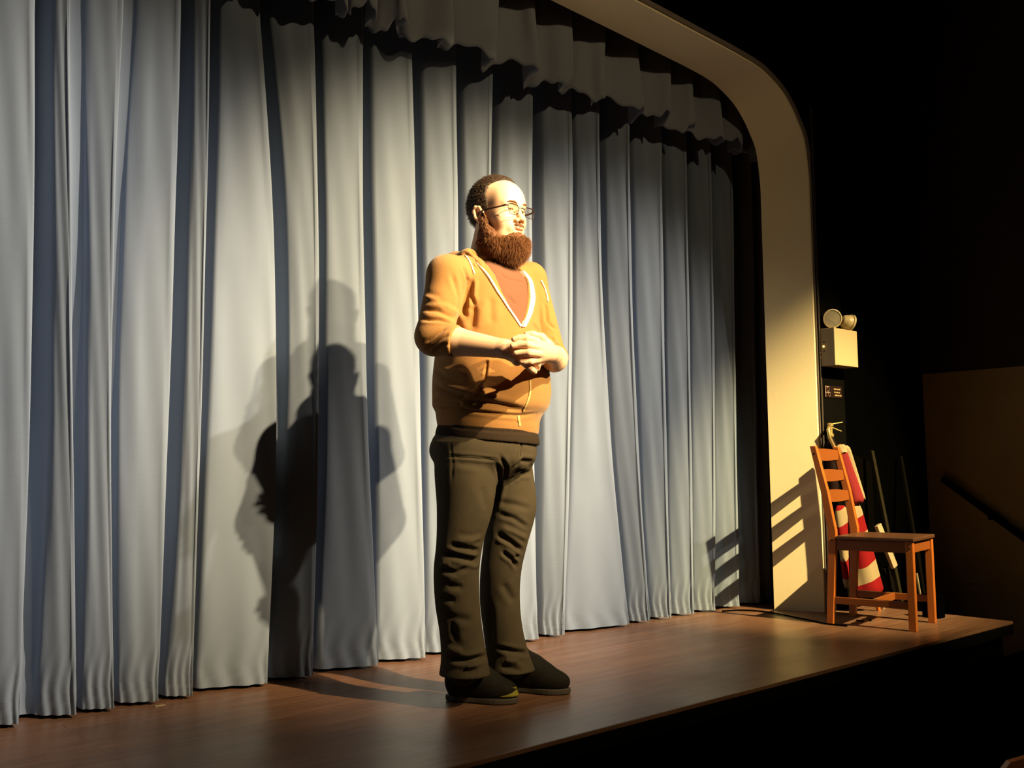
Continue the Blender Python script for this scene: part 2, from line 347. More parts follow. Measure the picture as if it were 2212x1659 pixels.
# ------------------------------------------------------------------ wooden chair
def pine():
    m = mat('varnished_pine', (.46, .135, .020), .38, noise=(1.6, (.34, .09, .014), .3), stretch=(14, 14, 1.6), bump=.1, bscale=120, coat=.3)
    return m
M['pine'] = pine(); M['pine_shaded'] = mat('varnished_pine_shaded', (.22, .062, .011), .4, noise=(1.6, (.21, .06, .011), .3), stretch=(1.6, 14, 14), coat=.3)  # darker copy of the pine, dimmer light put into the rail colour
M['seatwood'] = mat('dark_brown_seat_wood', (.085, .034, .015), .5, noise=(1.8, (.055, .022, .01), .3), stretch=(1.5, 16, 16), coat=.3)  # seat board darker than the pine frame
M['screw'] = mat('dark_screw', (.05, .03, .02), .4, metal=.6)
def chair():
    t = thing('wooden_chair', 'orange-brown pine ladder-back chair standing at the right end of the stage', 'chair', (4.395, 2.62, 0), math.radians(11))
    W, D, H, SH = .325, .365, .885, .437                   # x: along the back, -y: forward
    for x in (0, W):                                       # rear legs run up into the back posts and lean back
        b = MB(); pts = [(0, .03), (.0, .40), (.0, .46), (.035, .66), (.085, H)]
        wd = [.034, .040, .042, .036, .030]
        vs = []
        for (y, z), d_ in zip([(p[0], p[1]) for p in [(.03, 0), (.004, .40), (.004, .46), (.035, .66), (.085, H)]], wd):
            for sx, sy in ((-1, -1), (1, -1), (1, 1), (-1, 1)): vs.append((x+sx*.0155, y+sy*d_/2, z))
        fs = [(i*4+k, i*4+(k+1) % 4, i*4+4+(k+1) % 4, i*4+4+k) for i in range(4) for k in range(4)] + [(3, 2, 1, 0), (16, 17, 18, 19)]
        o = b.add(vs, fs).build('rear_leg', M['pine'], t)
        bv = o.modifiers.new('bevel', 'BEVEL'); bv.width = .003; bv.segments = 2; bv.limit_method = 'ANGLE'
        for yy, zz in ((.078, .845), (.004, .415)):
            MB().tube([(x-.0155*(1 if x == 0 else 1)-.001, yy, zz), (x-.0148, yy, zz)], .0055, 12).build('screw', M['screw'], o)
    for x in (0.0, W):
        o = MB().bar((x, -D, 0), (x, -D, SH-.018), .034, .034, up=(1, 0, 0)).build('front_leg', M['pine'], t)
        MB().tube([(x-.018, -D, SH-.05), (x-.0165, -D, SH-.05)], .0055, 12).build('screw', M['screw'], o)
    for k, z in enumerate((.842, .735, .630)):             # curved back rungs
        y0 = .035 + (z-.66)*(.05/.225); vs = []; n = 12; fs = []
        for i in range(n+1):
            q = i/n; x = .012+(W-.024)*q; bow = .022*math.sin(math.pi*q); hh = .024+.008*math.sin(math.pi*q)
            for dy, dz in ((-.009, -hh), (.009, -hh), (.009+.004, hh), (-.009+.004, hh)): vs.append((x, y0+bow+dy, z+dz))
        fs = [(i*4+j, i*4+(j+1) % 4, i*4+4+(j+1) % 4, i*4+4+j) for i in range(n) for j in range(4)] + [(3, 2, 1, 0), (n*4, n*4+1, n*4+2, n*4+3)]
        MB().add(vs, fs).build('back_rung', M['pine_shaded'], t)
    # seat: slightly dished board
    vs = []; fs = []; nx = ny = 12
    for top in (0, 1):
        for j in range(ny+1):
            for i in range(nx+1):
                u = i/nx; v = j/ny; x = -.022+(W+.044)*u; y = -D-.025+(D+.005)*v
                rr = .0
                dish = .006*math.exp(-((u-.5)**2+(v-.5)**2)/.06)
                vs.append((x, y, SH-.018+(.018-dish)*top))
    m_ = (nx+1)*(ny+1)
    for j in range(ny):
        for i in range(nx):
            a = j*(nx+1)+i; q = (a, a+1, a+nx+2, a+nx+1); fs.append(q[::-1]); fs.append(tuple(m_+w_ for w_ in q))
    for i in range(nx):
        fs.append((i, i+1, m_+i+1, m_+i)); a = ny*(nx+1)+i; fs.append((a+1, a, m_+a, m_+a+1))
    for j in range(ny):
        a = j*(nx+1); b_ = (j+1)*(nx+1); fs.append((b_, a, m_+a, m_+b_)); a += nx; b_ += nx; fs.append((a, b_, m_+b_, m_+a))
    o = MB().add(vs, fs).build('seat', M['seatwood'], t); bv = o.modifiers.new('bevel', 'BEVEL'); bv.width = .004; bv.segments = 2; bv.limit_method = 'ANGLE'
    z = SH-.047
    for a, b_ in (((0, -D+.017, z), (0, -.015, z)), ((W, -D+.017, z), (W, -.015, z)), ((.017, -D, z), (W-.017, -D, z)), ((.015, 0, z), (W-.015, 0, z))):
        MB().bar(a, b_, .018, .05, up=(0, 0, 1)).build('apron_rail', M['pine_shaded'], t)
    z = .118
    for x in (0, W): MB().bar((x, -D+.017, z), (x, .005, z), .018, .034).build('stretcher', M['pine_shaded'], t)
    MB().bar((.009, -D*.5, z), (W-.009, -D*.5, z), .018, .034).build('stretcher', M['pine_shaded'], t)
chair()

# ------------------------------------------------------------------ emergency light, sign, extinguisher on a black board
M['boxcream'] = mat('cream_enamel', (.46, .37, .22), .45, bump=.05, bscale=120)
M['chrome'] = mat('chrome', (.75, .7, .6), .18, metal=1)
M['lens'] = mat('clear_lens', (.9, .88, .8), .12, trans=.85)
M['led'] = mat('lit_amber_led', (1, .7, .2), .4, emit=(1, .62, .12, 5))
M['brass'] = mat('brass', (.62, .48, .20), .35, metal=.7)
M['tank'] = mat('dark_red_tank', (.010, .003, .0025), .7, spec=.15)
XL = on_y(1768, 900, NF)[0]; XR = on_y(1822, 900, NF)[0]
MB().box(((XL+XR)/2, NF-.006, 1.4), (XR-XL, .012, 2.8)).build('trim_4', M['blackwood'], kind='structure')
MB().box((XL+.012, NF-.010, 1.4), (.014, .020, 2.8)).build('trim_5', mat('scuffed_dark_edge', (.045, .036, .028), .5), kind='structure')
def emergency_light():
    p = on_y(1805, 750, NF-.11); cx = p[0]; yf = NF-.10
    W, D, H = .245, .092, .205
    x0 = cx-.002; zc = on_y(1804, 748, yf)[2]
    t = thing('emergency_light', 'cream twin-head emergency light mounted on the black wall', 'emergency light', (x0, NF-.012, zc-H/2))
    MB().box((W/2, -D/2, H/2), (W, D, H), bev=.006).box((.008, -D/2-.002, H/2), (.018, D+.002, H+.004), bev=.004).build('housing', M['boxcream'], t)
    MB().lathe([(.0, -.001), (.005, 0), (.005, .003), (.001, .005)], (-.001, -.028, H*.52), rotax((-1, 0, 0), (0, 1, 0)), 16).build('indicator_light', M['led'], t, label='glowing amber indicator')
    for dz in (.63, .40): MB().tube([(.001, -.030, H*dz), (-.003, -.030, H*dz)], .0042, 12).build('test_button', M['screw'], t)
    for dz in (.36, .22): MB().tube([(.0, -.008, H*dz), (-.006, -.008, H*dz)], .003, 10).build('hinge_pin', M['boxcream'], t)
    for k, (hx, hz, dr) in enumerate(((.062, H+.060, (-.62, -.76, -.12)), (.215, H+.056, (.86, -.33, -.28)))):
        d = Vector(dr).normalized(); R = rotax(d, (0, 0, 1)); c = Vector((hx, -.045, hz)) + d*(-.01 if k == 0 else .0)
        MB().tube([(hx, -.045, H-.003), (hx, -.045, H+.012)], .014, 16).tube([(hx, -.045, H+.01), tuple(c-d*.02)], .009, 12).build('swivel', M['boxcream'], t)
        h = MB().lathe([(.010, -.035), (.026, -.030), (.040, -.008), (.046, .016), (.052, .018), (.053, .028), (.047, .030), (.047, .024)], c, R, 36).build('lamp_head', M['boxcream'], t, smooth=False)
        MB().lathe([(.003, -.012), (.02, -.004), (.036, .012), (.046, .0235)], c, R, 36).build('reflector', M['chrome'], h, smooth=True)
        MB().lathe([(.0455, .024), (.0455, .027), (.03, .030), (.012, .0315)], c, R, 36).build('lens', M['lens'], h)
        MB().lathe([(.003, .0), (.007, .006), (.007, .012), (.002, .018)], c, R, 16).build('bulb', M['lens'], h)
emergency_light()
def sign():
    y = NF-.013; a = on_y(1780, 832, y); b = on_y(1818, 861, y); W = b[0]-a[0]; H = a[2]-b[2]
    t = thing('wall_sign', 'small dark sign with a pale square symbol and three short lines of text', 'sign', (a[0], y, b[2]))
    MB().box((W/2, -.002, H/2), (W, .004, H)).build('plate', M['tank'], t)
    pale = mat('pale_pink_print', (.34, .22, .17), .6); yel = mat('pale_yellow_print', (.30, .22, .10), .6)
    i = MB(); S = H*.92; x0 = W*.02
    i.box((x0+S*.04, -.0045, H/2), (S*.08, .001, S)).box((x0+S*.42, -.0045, H*.9), (S*.5, .001, S*.07))
    i.box((x0+S*.45, -.0045, H*.42), (S*.72, .001, S*.07))
    for cx, cz, r in ((.42, .70, .2), (.6, .23, .17)):
        for k in range(16):
            q0 = 2*math.pi*k/16; q1 = 2*math.pi*(k+1)/16
            i.bar((x0+S*(cx+r*math.cos(q0)), -.0045, S*(cz+r*math.sin(q0))+H*.04), (x0+S*(cx+r*math.cos(q1)), -.0045, S*(cz+r*math.sin(q1))+H*.04), .001, S*.07, up=(0, 1, 0), bev=0)
    i.build('symbol', pale, t)
    l = MB()
    for k, (z, wds) in enumerate(((.74, (.16, .1, .15)), (.47, (.1, .17, .08)), (.22, (.2, .08, .14)))):
        x = W*.50+k*.004
        for q in wds: l.box((x+W*q/2, -.0045, H*z), (W*q*.82, .001, H*.11)); x += W*q
    l.build('lettering', yel, t)
sign()
def extinguisher():
    y = NF-.07; p = on_y(1803, 925, y)
    t = thing('fire_extinguisher', 'fire extinguisher with brass valve hanging in the dark behind the chair back', 'fire extinguisher', (p[0]-.005, y+.024, 0))
    z = p[2]
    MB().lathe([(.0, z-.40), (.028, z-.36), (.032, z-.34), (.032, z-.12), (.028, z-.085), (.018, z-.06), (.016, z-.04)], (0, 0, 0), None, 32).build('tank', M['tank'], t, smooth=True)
    v = MB().lathe([(.018, z-.045), (.018, z-.03), (.012, z-.028), (.012, z+.01), (.017, z+.012), (.017, z+.025), (.004, z+.03)], (0, 0, 0), None, 20).tube([(0, 0, z), (-.035, -.012, z+.002)], .009, 12)
    v.build('valve', M['brass'], t, smooth=False)
    MB().bar((.0, 0, z+.022), (.075, -.03, z+.034), .012, .006).bar((.0, 0, z+.008), (.065, -.026, z-.016), .014, .006).build('lever', M['brass'], t)
    MB().tube([(-.035, -.012, z+.002), (-.05, -.018, z-.01), (-.045, -.02, z-.05), (-.02, -.03, z-.10), (.03, -.045, z-.14)], [.009, .010, .009, .009, .009], 12).build('hose', M['brass'], t, smooth=True)
    MB().box((0, .045, z-.2), (.04, .05, .03)).build('bracket', M['screw'], t)
extinguisher()

# ------------------------------------------------------------------ striped flag, boards and sticks leaning behind the chair
def stripes(name, scale, phase, ratio=.5):
    m = mat(name, (.5, .02, .02), .9, spec=.1); nt = m.node_tree; N = nt.nodes; L = nt.links; b = N['Principled BSDF']
    tc = N['Texture Coordinate']; sp = N.new('ShaderNodeSeparateXYZ'); L.new(tc.outputs['Object'], sp.inputs[0])
    n = N.new('ShaderNodeTexNoise'); n.inputs['Scale'].default_value = 4; L.new(tc.outputs['Object'], n.inputs[0])
    a = N.new('ShaderNodeMath'); a.operation = 'MULTIPLY_ADD'; L.new(n.outputs[0], a.inputs[0]); a.inputs[1].default_value = .07; L.new(sp.outputs[2], a.inputs[2])
    ax = N.new('ShaderNodeMath'); ax.operation = 'MULTIPLY_ADD'; L.new(sp.outputs[0], ax.inputs[0]); ax.inputs[1].default_value = -.5; L.new(a.outputs[0], ax.inputs[2])
    f = N.new('ShaderNodeMath'); f.operation = 'MULTIPLY_ADD'; L.new(ax.outputs[0], f.inputs[0]); f.inputs[1].default_value = scale; f.inputs[2].default_value = phase
    fr = N.new('ShaderNodeMath'); fr.operation = 'FRACT'; L.new(f.outputs[0], fr.inputs[0])
    g = N.new('ShaderNodeMath'); g.operation = 'GREATER_THAN'; L.new(fr.outputs[0], g.inputs[0]); g.inputs[1].default_value = ratio
    mx = N.new('ShaderNodeMix'); mx.data_type = 'RGBA'; mx.inputs[6].default_value = (.18, .006, .008, 1); mx.inputs[7].default_value = (.28, .22, .13, 1)
    L.new(g.outputs[0], mx.inputs[0]); L.new(mx.outputs[2], b.inputs['Base Color'])
    return m
M['red'] = mat('red_flag_cloth', (.20, .006, .010), .85, bump=.2, bscale=80); M['white_cloth'] = mat('yellowed_white_cloth', (.34, .27, .16), .9, bump=.2, bscale=80)
M['stripe'] = stripes('red_and_white_flag_stripes', 5.6, .30)
def at_n(x, y, n): return Vector(on_y(x, y, n+.045))
def flag():
    # furled flag leaning on the black wall: its own frame is placed in world coordinates
    t = thing('furled_flag', 'furled red and white striped flag leaning on the black wall behind the chair', 'flag', tuple(at_n(1866, 1330, 2.70)))
    B = Vector(t.location)
    def L(x, y, n): return at_n(x, y, n-.020) - B
    MB().tube([L(1812, 960, 2.80), L(1900, 1326, 2.68)], .011, 12).build('pole', M['pine'], t)
    def roll(name, a, b, w0, w1, d, m, folds=5, lab=None, twist=0):
        a = Vector(a); b = Vector(b); ax = (b-a).normalized(); rt = Vector((R0[0], R0[1], 0)); rt = (rt-ax*rt.dot(ax)).normalized(); fr = ax.cross(rt)
        vs = []; n = 40; K = 22
        for i in range(K+1):
            q = i/K; c = a.lerp(b, q); ww = (w0+(w1-w0)*q)/2; endr = min(1, .55+q*8, .75+(1-q)*8)
            for k in range(n):
                th = 2*math.pi*k/n; rr = 1+.10*math.sin(folds*th+q*2+twist)
                vs.append(c + rt*(ww*rr*math.cos(th)*endr) + fr*(d*rr*math.sin(th)*endr) + ax*(.006*math.sin(3*th)*(q > .9)))
        fs = [(i*n+k, i*n+(k+1) % n, (i+1)*n+(k+1) % n, (i+1)*n+k) for i in range(K) for k in range(n)] + [tuple(range(n))[::-1], tuple(K*n+k for k in range(n))]
        return MB().add(vs, fs).build(name, m, t, smooth=True, **({'label': lab} if lab else {}))
    roll('cloth_fold', L(1815, 966, 2.76), L(1853, 1086, 2.72), .050, .074, .022, M['red'], 3, 'plain red upper fold of the flag')
    roll('sleeve_edge', L(1824, 964, 2.78), L(1866, 1078, 2.76), .052, .020, .014, M['white_cloth'], 3, 'white edge of the flag along the pole')
    roll('sleeve_top', L(1814, 962, 2.755), L(1820, 978, 2.75), .046, .050, .024, M['white_cloth'], 3, 'white top of the flag')
    roll('cloth', L(1838, 1085, 2.76), L(1879, 1285, 2.69), .085, .150, .035, M['stripe'], 4, 'striped hanging part of the flag')
    roll('cloth_fold', L(1815, 1092, 2.78), L(1829, 1268, 2.74), .070, .028, .018, M['stripe'], 3, 'narrow striped fold left of the main cloth', 1)
flag()
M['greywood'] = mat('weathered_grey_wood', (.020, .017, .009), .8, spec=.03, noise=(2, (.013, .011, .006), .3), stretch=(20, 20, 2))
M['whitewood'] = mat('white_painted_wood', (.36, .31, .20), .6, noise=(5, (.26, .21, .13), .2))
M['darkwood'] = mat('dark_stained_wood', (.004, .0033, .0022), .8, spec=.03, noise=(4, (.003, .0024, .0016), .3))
def board(name, a, b, w, h, m, lab, cat):
    a = at_n(*a); b = at_n(*b)
    o = MB().bar((0, 0, 0), tuple(a-b), w, h, up=(0, 1, 0)).build(name, m, None); o.location = b
    tag(o, lab, cat); return o
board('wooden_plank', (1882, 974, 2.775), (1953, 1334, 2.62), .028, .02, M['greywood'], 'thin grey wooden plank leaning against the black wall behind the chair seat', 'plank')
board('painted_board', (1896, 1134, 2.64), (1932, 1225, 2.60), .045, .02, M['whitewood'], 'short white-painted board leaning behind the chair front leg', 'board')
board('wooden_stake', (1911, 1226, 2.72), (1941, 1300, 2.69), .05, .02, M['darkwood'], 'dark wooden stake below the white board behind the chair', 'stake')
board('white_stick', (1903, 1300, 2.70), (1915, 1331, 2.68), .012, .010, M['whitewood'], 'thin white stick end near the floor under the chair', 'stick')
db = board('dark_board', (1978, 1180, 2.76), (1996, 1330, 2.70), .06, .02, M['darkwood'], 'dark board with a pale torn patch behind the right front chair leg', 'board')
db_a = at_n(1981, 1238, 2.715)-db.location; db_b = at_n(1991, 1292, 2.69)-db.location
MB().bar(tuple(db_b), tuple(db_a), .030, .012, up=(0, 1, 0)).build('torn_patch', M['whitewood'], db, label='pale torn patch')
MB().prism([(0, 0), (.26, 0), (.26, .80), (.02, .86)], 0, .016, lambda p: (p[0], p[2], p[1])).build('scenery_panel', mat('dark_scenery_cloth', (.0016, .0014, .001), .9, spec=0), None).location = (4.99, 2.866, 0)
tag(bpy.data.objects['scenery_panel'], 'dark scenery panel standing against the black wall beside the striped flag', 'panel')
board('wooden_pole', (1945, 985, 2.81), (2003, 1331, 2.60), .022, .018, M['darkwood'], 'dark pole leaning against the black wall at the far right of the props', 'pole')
# black storage box by the wall end
p = on_z(2038, 1336)
MB().box((0, 0, .055), (.07, .09, .11), bev=.008).box((0, 0, .115), (.055, .07, .012), bev=.004).build('black_box', M['black'], None).location = (p[0]+.0, p[1]+.05, 0)
tag(bpy.data.objects['black_box'], 'small black box on the stage floor at the end of the black wall', 'box')
# handrail on the side wall
def handrail():
    a = Vector(on_x(2036, 1034, 5.90)); b = Vector(on_x(2330, 1247, 5.90))
    t = thing('handrail', 'dark wooden handrail sloping down the beige side wall', 'handrail', tuple(a))
    d = (b-a); n = d.normalized()
    MB().tube([(0, 0, 0), tuple(d)], .021, 16).build('rail', M['blackwood'], t, smooth=False)
    for q in (.35, .85): c = d*q; MB().tube([tuple(c), tuple(c+Vector((.03, 0, -.05))), tuple(c+Vector((.062, 0, -.05)))], .007, 10).build('bracket', M['blackwood'], t)
handrail()
# steps down from the stage end
def steps():
    t = thing('stage_steps', 'black steps going down beside the stage end below the handrail', 'steps', (ED, 2.0, -1.04))
    L_ = 5.94-ED
    for k in range(4):
        z = -.21*(k+1)+1.04; y = -.03-.30*k+.15
        MB().box((L_/2+.006, y-.10, z-.0175), (L_-.01, .36, .035), bev=.012).build('tread', M['blackwood'], t)
        MB().box((L_/2+.006, y-.10+.15, z-.12), (L_-.02, .02, .18)).build('riser', M['black'], t)
    MB().prism([(-1.25, 0), (.3, 0), (.3, .80), (-.02, .80), (-1.25, .12)], .0, .03, lambda p: (p[2]+.004, p[0], p[1])).build('stringer', M['black'], t)
steps()
# cord lying on the stage floor between arch and chair, wood splinter
pts = [on_z(x, y, .005) for x, y in ((1560, 1320), (1600, 1318), (1640, 1320), (1680, 1326), (1720, 1334), (1760, 1342), (1782, 1347), (1830, 1352))]
c = MB().tube([tuple(q) for q in spline(pts, 6)], .004, 8).build('cord', M['black'], None, smooth=True); tag(c, 'thin black cord lying across the stage floor from arch to chair', 'cord')
p = on_z(345, 1525, 0)
c = MB().box((0, 0, .0015), (.035, .012, .003), bev=.001).build('tape_scrap', M['whitewood'], None); c.location = (p[0], p[1], 0); tag(c, 'tiny pale scrap of tape on the stage floor near the left curtain', 'tape')
p = on_z(1880, 1341, 0)
for k, (dx, dy, r) in enumerate(((0, 0, .4), (-.05, .03, 1.3))):
    c = MB().box((0, 0, .003), (.04, .014, .005), bev=.001).build('wood_chip', M['darkwood'], None); c.location = (p[0]+dx, p[1]+dy, 0); c.rotation_euler = (0, 0, r)
    tag(c, ('dark wood chip on the floor under the chair, the one nearer the striped flag', 'dark wood chip on the floor under the chair, the one nearer the near rear leg')[k], 'wood chip', 'wood chips under the chair')
# wooden seat back in the front row of the hall, bottom right corner
def seat_back():
    c = at_v(2333, 1634, 2.9)
    t = thing('auditorium_seat', 'brown wooden seat back cut by the bottom right corner', 'seat', (c[0], c[1], -1.04), math.radians(-41))
    zt = c[2]+1.04+.0
    poly = [(-.24, .35), (.24, .35), (.25, zt-.06), (.21, zt-.012), (.12, zt+.012), (-.12, zt+.012), (-.21, zt-.012), (-.25, zt-.06)]
    m = mat('brown_seat_wood', (.42, .15, .05), .4, noise=(3, (.3, .1, .03), .3))
    MB().prism(poly, -.012, .012, lambda p: (p[0], p[2], p[1])).build('backrest', m, t)
    MB().box((0, .2, .42), (.44, .40, .03), bev=.01).build('seat', m, t)
    for x in (-.25, .25): MB().box((x, .12, .30), (.03, .35, .60), bev=.008).build('side_frame', M['black'], t)
seat_back()
# ------------------------------------------------------------------ the man
# He is shaped as smooth distance fields sampled on a grid and skinned; body frame: X his left, Y forward, Z up.
PU, PV = -.0725, 3.28; PSI = math.radians(45)
def loc_of(p):                                             # world -> body frame
    p = np.asarray(p, float); d = p - CAM; u = d@R0 - PU; v = d@F0 - PV
    return np.array([u*math.cos(PSI)+v*math.sin(PSI), u*math.sin(PSI)-v*math.cos(PSI), p[2]])
def J(x, y, v): return loc_of(at_v(x, y, v))
PX = R0*math.cos(PSI)+F0*math.sin(PSI); PY = R0*math.sin(PSI)-F0*math.cos(PSI)
PBASE = CAM*np.array([1, 1, 0]) + R0*PU + F0*PV
def wld(p): p = np.asarray(p, float); return PBASE + PX*p[..., 0:1]*1. + PY*p[..., 1:2] + U0*p[..., 2:3] if p.ndim > 1 else PBASE + PX*p[0] + PY*p[1] + U0*p[2]
PERSON = thing('person', 'bearded man with glasses in tan zip hoodie and dark jeans standing hands clasped on stage', 'person',
               tuple(PBASE), math.atan2(PX[1], PX[0]))

def smin(a, b, k):
    if k <= 0: return np.minimum(a, b)
    h = np.maximum(k-np.abs(a-b), 0)/k
    return np.minimum(a, b) - h*h*k*.25
def cone(X, Y, Z, a, b, ra, rb):
    a = np.asarray(a, float); b = np.asarray(b, float); d = b-a; L2 = float(d@d)+1e-12
    px, py, pz = X-a[0], Y-a[1], Z-a[2]
    t = np.clip((px*d[0]+py*d[1]+pz*d[2])/L2, 0, 1)
    return np.sqrt((px-t*d[0])**2+(py-t*d[1])**2+(pz-t*d[2])**2) - (ra+(rb-ra)*t)
def ell(X, Y, Z, c, r):
    x, y, z = (X-c[0]), (Y-c[1]), (Z-c[2])
    k0 = np.sqrt((x/r[0])**2+(y/r[1])**2+(z/r[2])**2)+1e-9; k1 = np.sqrt((x/r[0]**2)**2+(y/r[1]**2)**2+(z/r[2]**2)**2)+1e-9
    return k0*(k0-1)/k1
def cubic(zk, vals, z):                                    # smooth knots
    zk = np.asarray(zk, float); vals = np.asarray(vals, float); z = np.clip(z, zk[0], zk[-1])
    i = np.clip(np.searchsorted(zk, z)-1, 0, len(zk)-2); h = zk[i+1]-zk[i]; t = (z-zk[i])/h
    sl = np.gradient(vals, zk); m0 = sl[i]*h; m1 = sl[i+1]*h
    return (2*t**3-3*t**2+1)*vals[i]+(t**3-2*t**2+t)*m0+(-2*t**3+3*t**2)*vals[i+1]+(t**3-t**2)*m1
class Field:
    def __init__(s, xs, ys, zs): s.xs, s.ys, s.zs = [np.asarray(q, np.float32) for q in (xs, ys, zs)]; s.F = np.full((len(xs), len(ys), len(zs)), .2, np.float32)
    def sub(s, lo, hi, pad):
        sl = []
        for ax, l, h in zip((s.xs, s.ys, s.zs), lo, hi):
            i = max(0, int(np.searchsorted(ax, l-pad))-1); j = min(len(ax), int(np.searchsorted(ax, h+pad))+1); sl.append(slice(i, max(j, i+1)))
        return tuple(sl), s.xs[sl[0]][:, None, None], s.ys[sl[1]][None, :, None], s.zs[sl[2]][None, None, :]
    def put(s, sl, d, k, mode):
        if mode == 'add': s.F[sl] = smin(s.F[sl], d.astype(np.float32), k)
        else: s.F[sl] = -smin(-s.F[sl], d.astype(np.float32), k)
    def cone(s, a, b, ra, rb=None, k=.01, mode='add'):
        rb = ra if rb is None else rb; a = np.asarray(a, float); b = np.asarray(b, float); r = max(ra, rb)
        sl, X, Y, Z = s.sub(np.minimum(a, b)-r, np.maximum(a, b)+r, k+.012); s.put(sl, cone(X, Y, Z, a, b, ra, rb), k, mode)
    def chain(s, pts, rs, k=.01, mode='add'):
        for i in range(len(pts)-1): s.cone(pts[i], pts[i+1], rs[i], rs[i+1], k, mode)
    def ell(s, c, r, T=None, k=.01, mode='add'):           # T: (origin, 3x3 rows = axes) of the primitive's own frame
        c = np.asarray(c, float); r = np.asarray(r, float)
        if T is None:
            sl, X, Y, Z = s.sub(c-r, c+r, k+.012); s.put(sl, ell(X, Y, Z, c, r), k, mode)
        else:
            o, A = T; cw = o + c@A; R = np.full(3, r.max())
            sl, X, Y, Z = s.sub(cw-R, cw+R, k+.012); x, y, z = X-o[0], Y-o[1], Z-o[2]
            s.put(sl, ell(x*A[0, 0]+y*A[0, 1]+z*A[0, 2], x*A[1, 0]+y*A[1, 1]+z*A[1, 2], x*A[2, 0]+y*A[2, 1]+z*A[2, 2], c, r), k, mode)
    def col(s, zk, cx, cy, a, b, k=.02, rot=0, p=2.0, mode='add'):      # upright limb with elliptical sections
        zk = np.asarray(zk, float); R = max(np.max(a), np.max(b))
        sl, X, Y, Z = s.sub((min(cx)-R, min(cy)-R, zk[0]), (max(cx)+R, max(cy)+R, zk[-1]), k+.012)
        z = Z[0, 0, :]; f = lambda v: cubic(zk, v, z)[None, None, :]
        A_, B_ = f(a), f(b); x = X-f(cx); y = Y-f(cy); c_, s_ = math.cos(rot), math.sin(rot)
        x, y = x*c_+y*s_, -x*s_+y*c_
        q = (np.abs(x/A_)**p+np.abs(y/B_)**p)**(1/p); d = (q-1)*np.minimum(A_, B_)
        d = np.maximum(d, np.maximum(Z-zk[-1], zk[0]-Z)); s.put(sl, d, k, mode)
    def mesh(s, name, m, parent, lod=1, flip=False, **kw):
        V, Fq = nets(s.F, s.xs, s.ys, s.zs); s.F = None
        V[:, 1] *= -1                                      # body frame -> object frame (y points backwards)
        me = bpy.data.meshes.new(name); me.vertices.add(len(V)); me.vertices.foreach_set('co', V.astype(np.float32).ravel())
        n = len(Fq); me.loops.add(4*n); me.loops.foreach_set('vertex_index', Fq.astype(np.int32).ravel()); me.polygons.add(n)
        me.polygons.foreach_set('loop_start', np.arange(0, 4*n, 4, dtype=np.int32)); me.update(calc_edges=True); me.validate()
        return link(name, me, m, parent, smooth=True, **kw)
def nets(F, xs, ys, zs):                                   # naive surface nets on a non-uniform grid
    ins = F < 0; nx, ny, nz = F.shape
    cnt = np.zeros((nx-1, ny-1, nz-1), np.uint8)
    for i in (0, 1):
        for j in (0, 1):
            for k in (0, 1): cnt += ins[i:nx-1+i, j:ny-1+j, k:nz-1+k]
    act = (cnt > 0) & (cnt < 8); ci = np.argwhere(act); idx = np.full(act.shape, -1, np.int32); idx[act] = np.arange(len(ci))
    I, Jx, K = ci.T; S = np.zeros((len(ci), 3)); N_ = np.zeros(len(ci))
    cor = {(i, j, k): F[I+i, Jx+j, K+k].astype(float) for i in (0, 1) for j in (0, 1) for k in (0, 1)}
    x0, x1, y0, y1, z0, z1 = xs[I], xs[I+1], ys[Jx], ys[Jx+1], zs[K], zs[K+1]
    for ax in range(3):
        for p in (0, 1):
            for q in (0, 1):
                a = [p, q]; a.insert(ax, 0); b = [p, q]; b.insert(ax, 1); fa, fb = cor[tuple(a)], cor[tuple(b)]
                m = (fa < 0) != (fb < 0); t = np.where(m, fa/np.where(m, fa-fb, 1), 0)
                P = np.stack([np.where(a[0], x1, x0), np.where(a[1], y1, y0), np.where(a[2], z1, z0)], 1).astype(float)
                Q = np.stack([np.where(b[0], x1, x0), np.where(b[1], y1, y0), np.where(b[2], z1, z0)], 1)
                S += np.where(m[:, None], P+(Q-P)*t[:, None], 0); N_ += m
    V = S/N_[:, None]; quads = []
    for ax in range(3):
        lo = [slice(1, -1)]*3; lo[ax] = slice(0, -1); hi = [slice(1, -1)]*3; hi[ax] = slice(1, None)
        A, B = ins[tuple(lo)], ins[tuple(hi)]; c = np.argwhere(A != B)
        if not len(c): continue
        sg = A[tuple(c.T)]; c = c + [0 if i == ax else 1 for i in range(3)]
        u, v = [(1, 2), (2, 0), (0, 1)][ax]; e = []
        for du, dv in ((-1, -1), (0, -1), (0, 0), (-1, 0)):
            w_ = c.copy(); w_[:, u] += du; w_[:, v] += dv; e.append(idx[tuple(w_.T)])
        q = np.stack(e, 1); q = np.where(sg[:, None], q[:, ::-1], q); quads.append(q)   # y is mirrored afterwards, so winding is reversed here
    return V, np.vstack(quads)
def laplace(o, it=2, lam=.5):
    me = o.data; n = len(me.vertices); co = np.empty(n*3, np.float32); me.vertices.foreach_get('co', co); co = co.reshape(-1, 3)
    e = np.empty(len(me.edges)*2, np.int32); me.edges.foreach_get('vertices', e); e = e.reshape(-1, 2)
    deg = np.bincount(e.ravel(), minlength=n)[:, None]
    for _ in range(it):
        a = np.zeros_like(co)
        for c in range(3): a[:, c] = np.bincount(e[:, 0], co[e[:, 1], c], n)+np.bincount(e[:, 1], co[e[:, 0], c], n)
        co = co + lam*(a/np.maximum(deg, 1)-co)
    me.vertices.foreach_set('co', co.ravel()); me.update()
def ar(a, b, h): return np.arange(a, b+h, h)
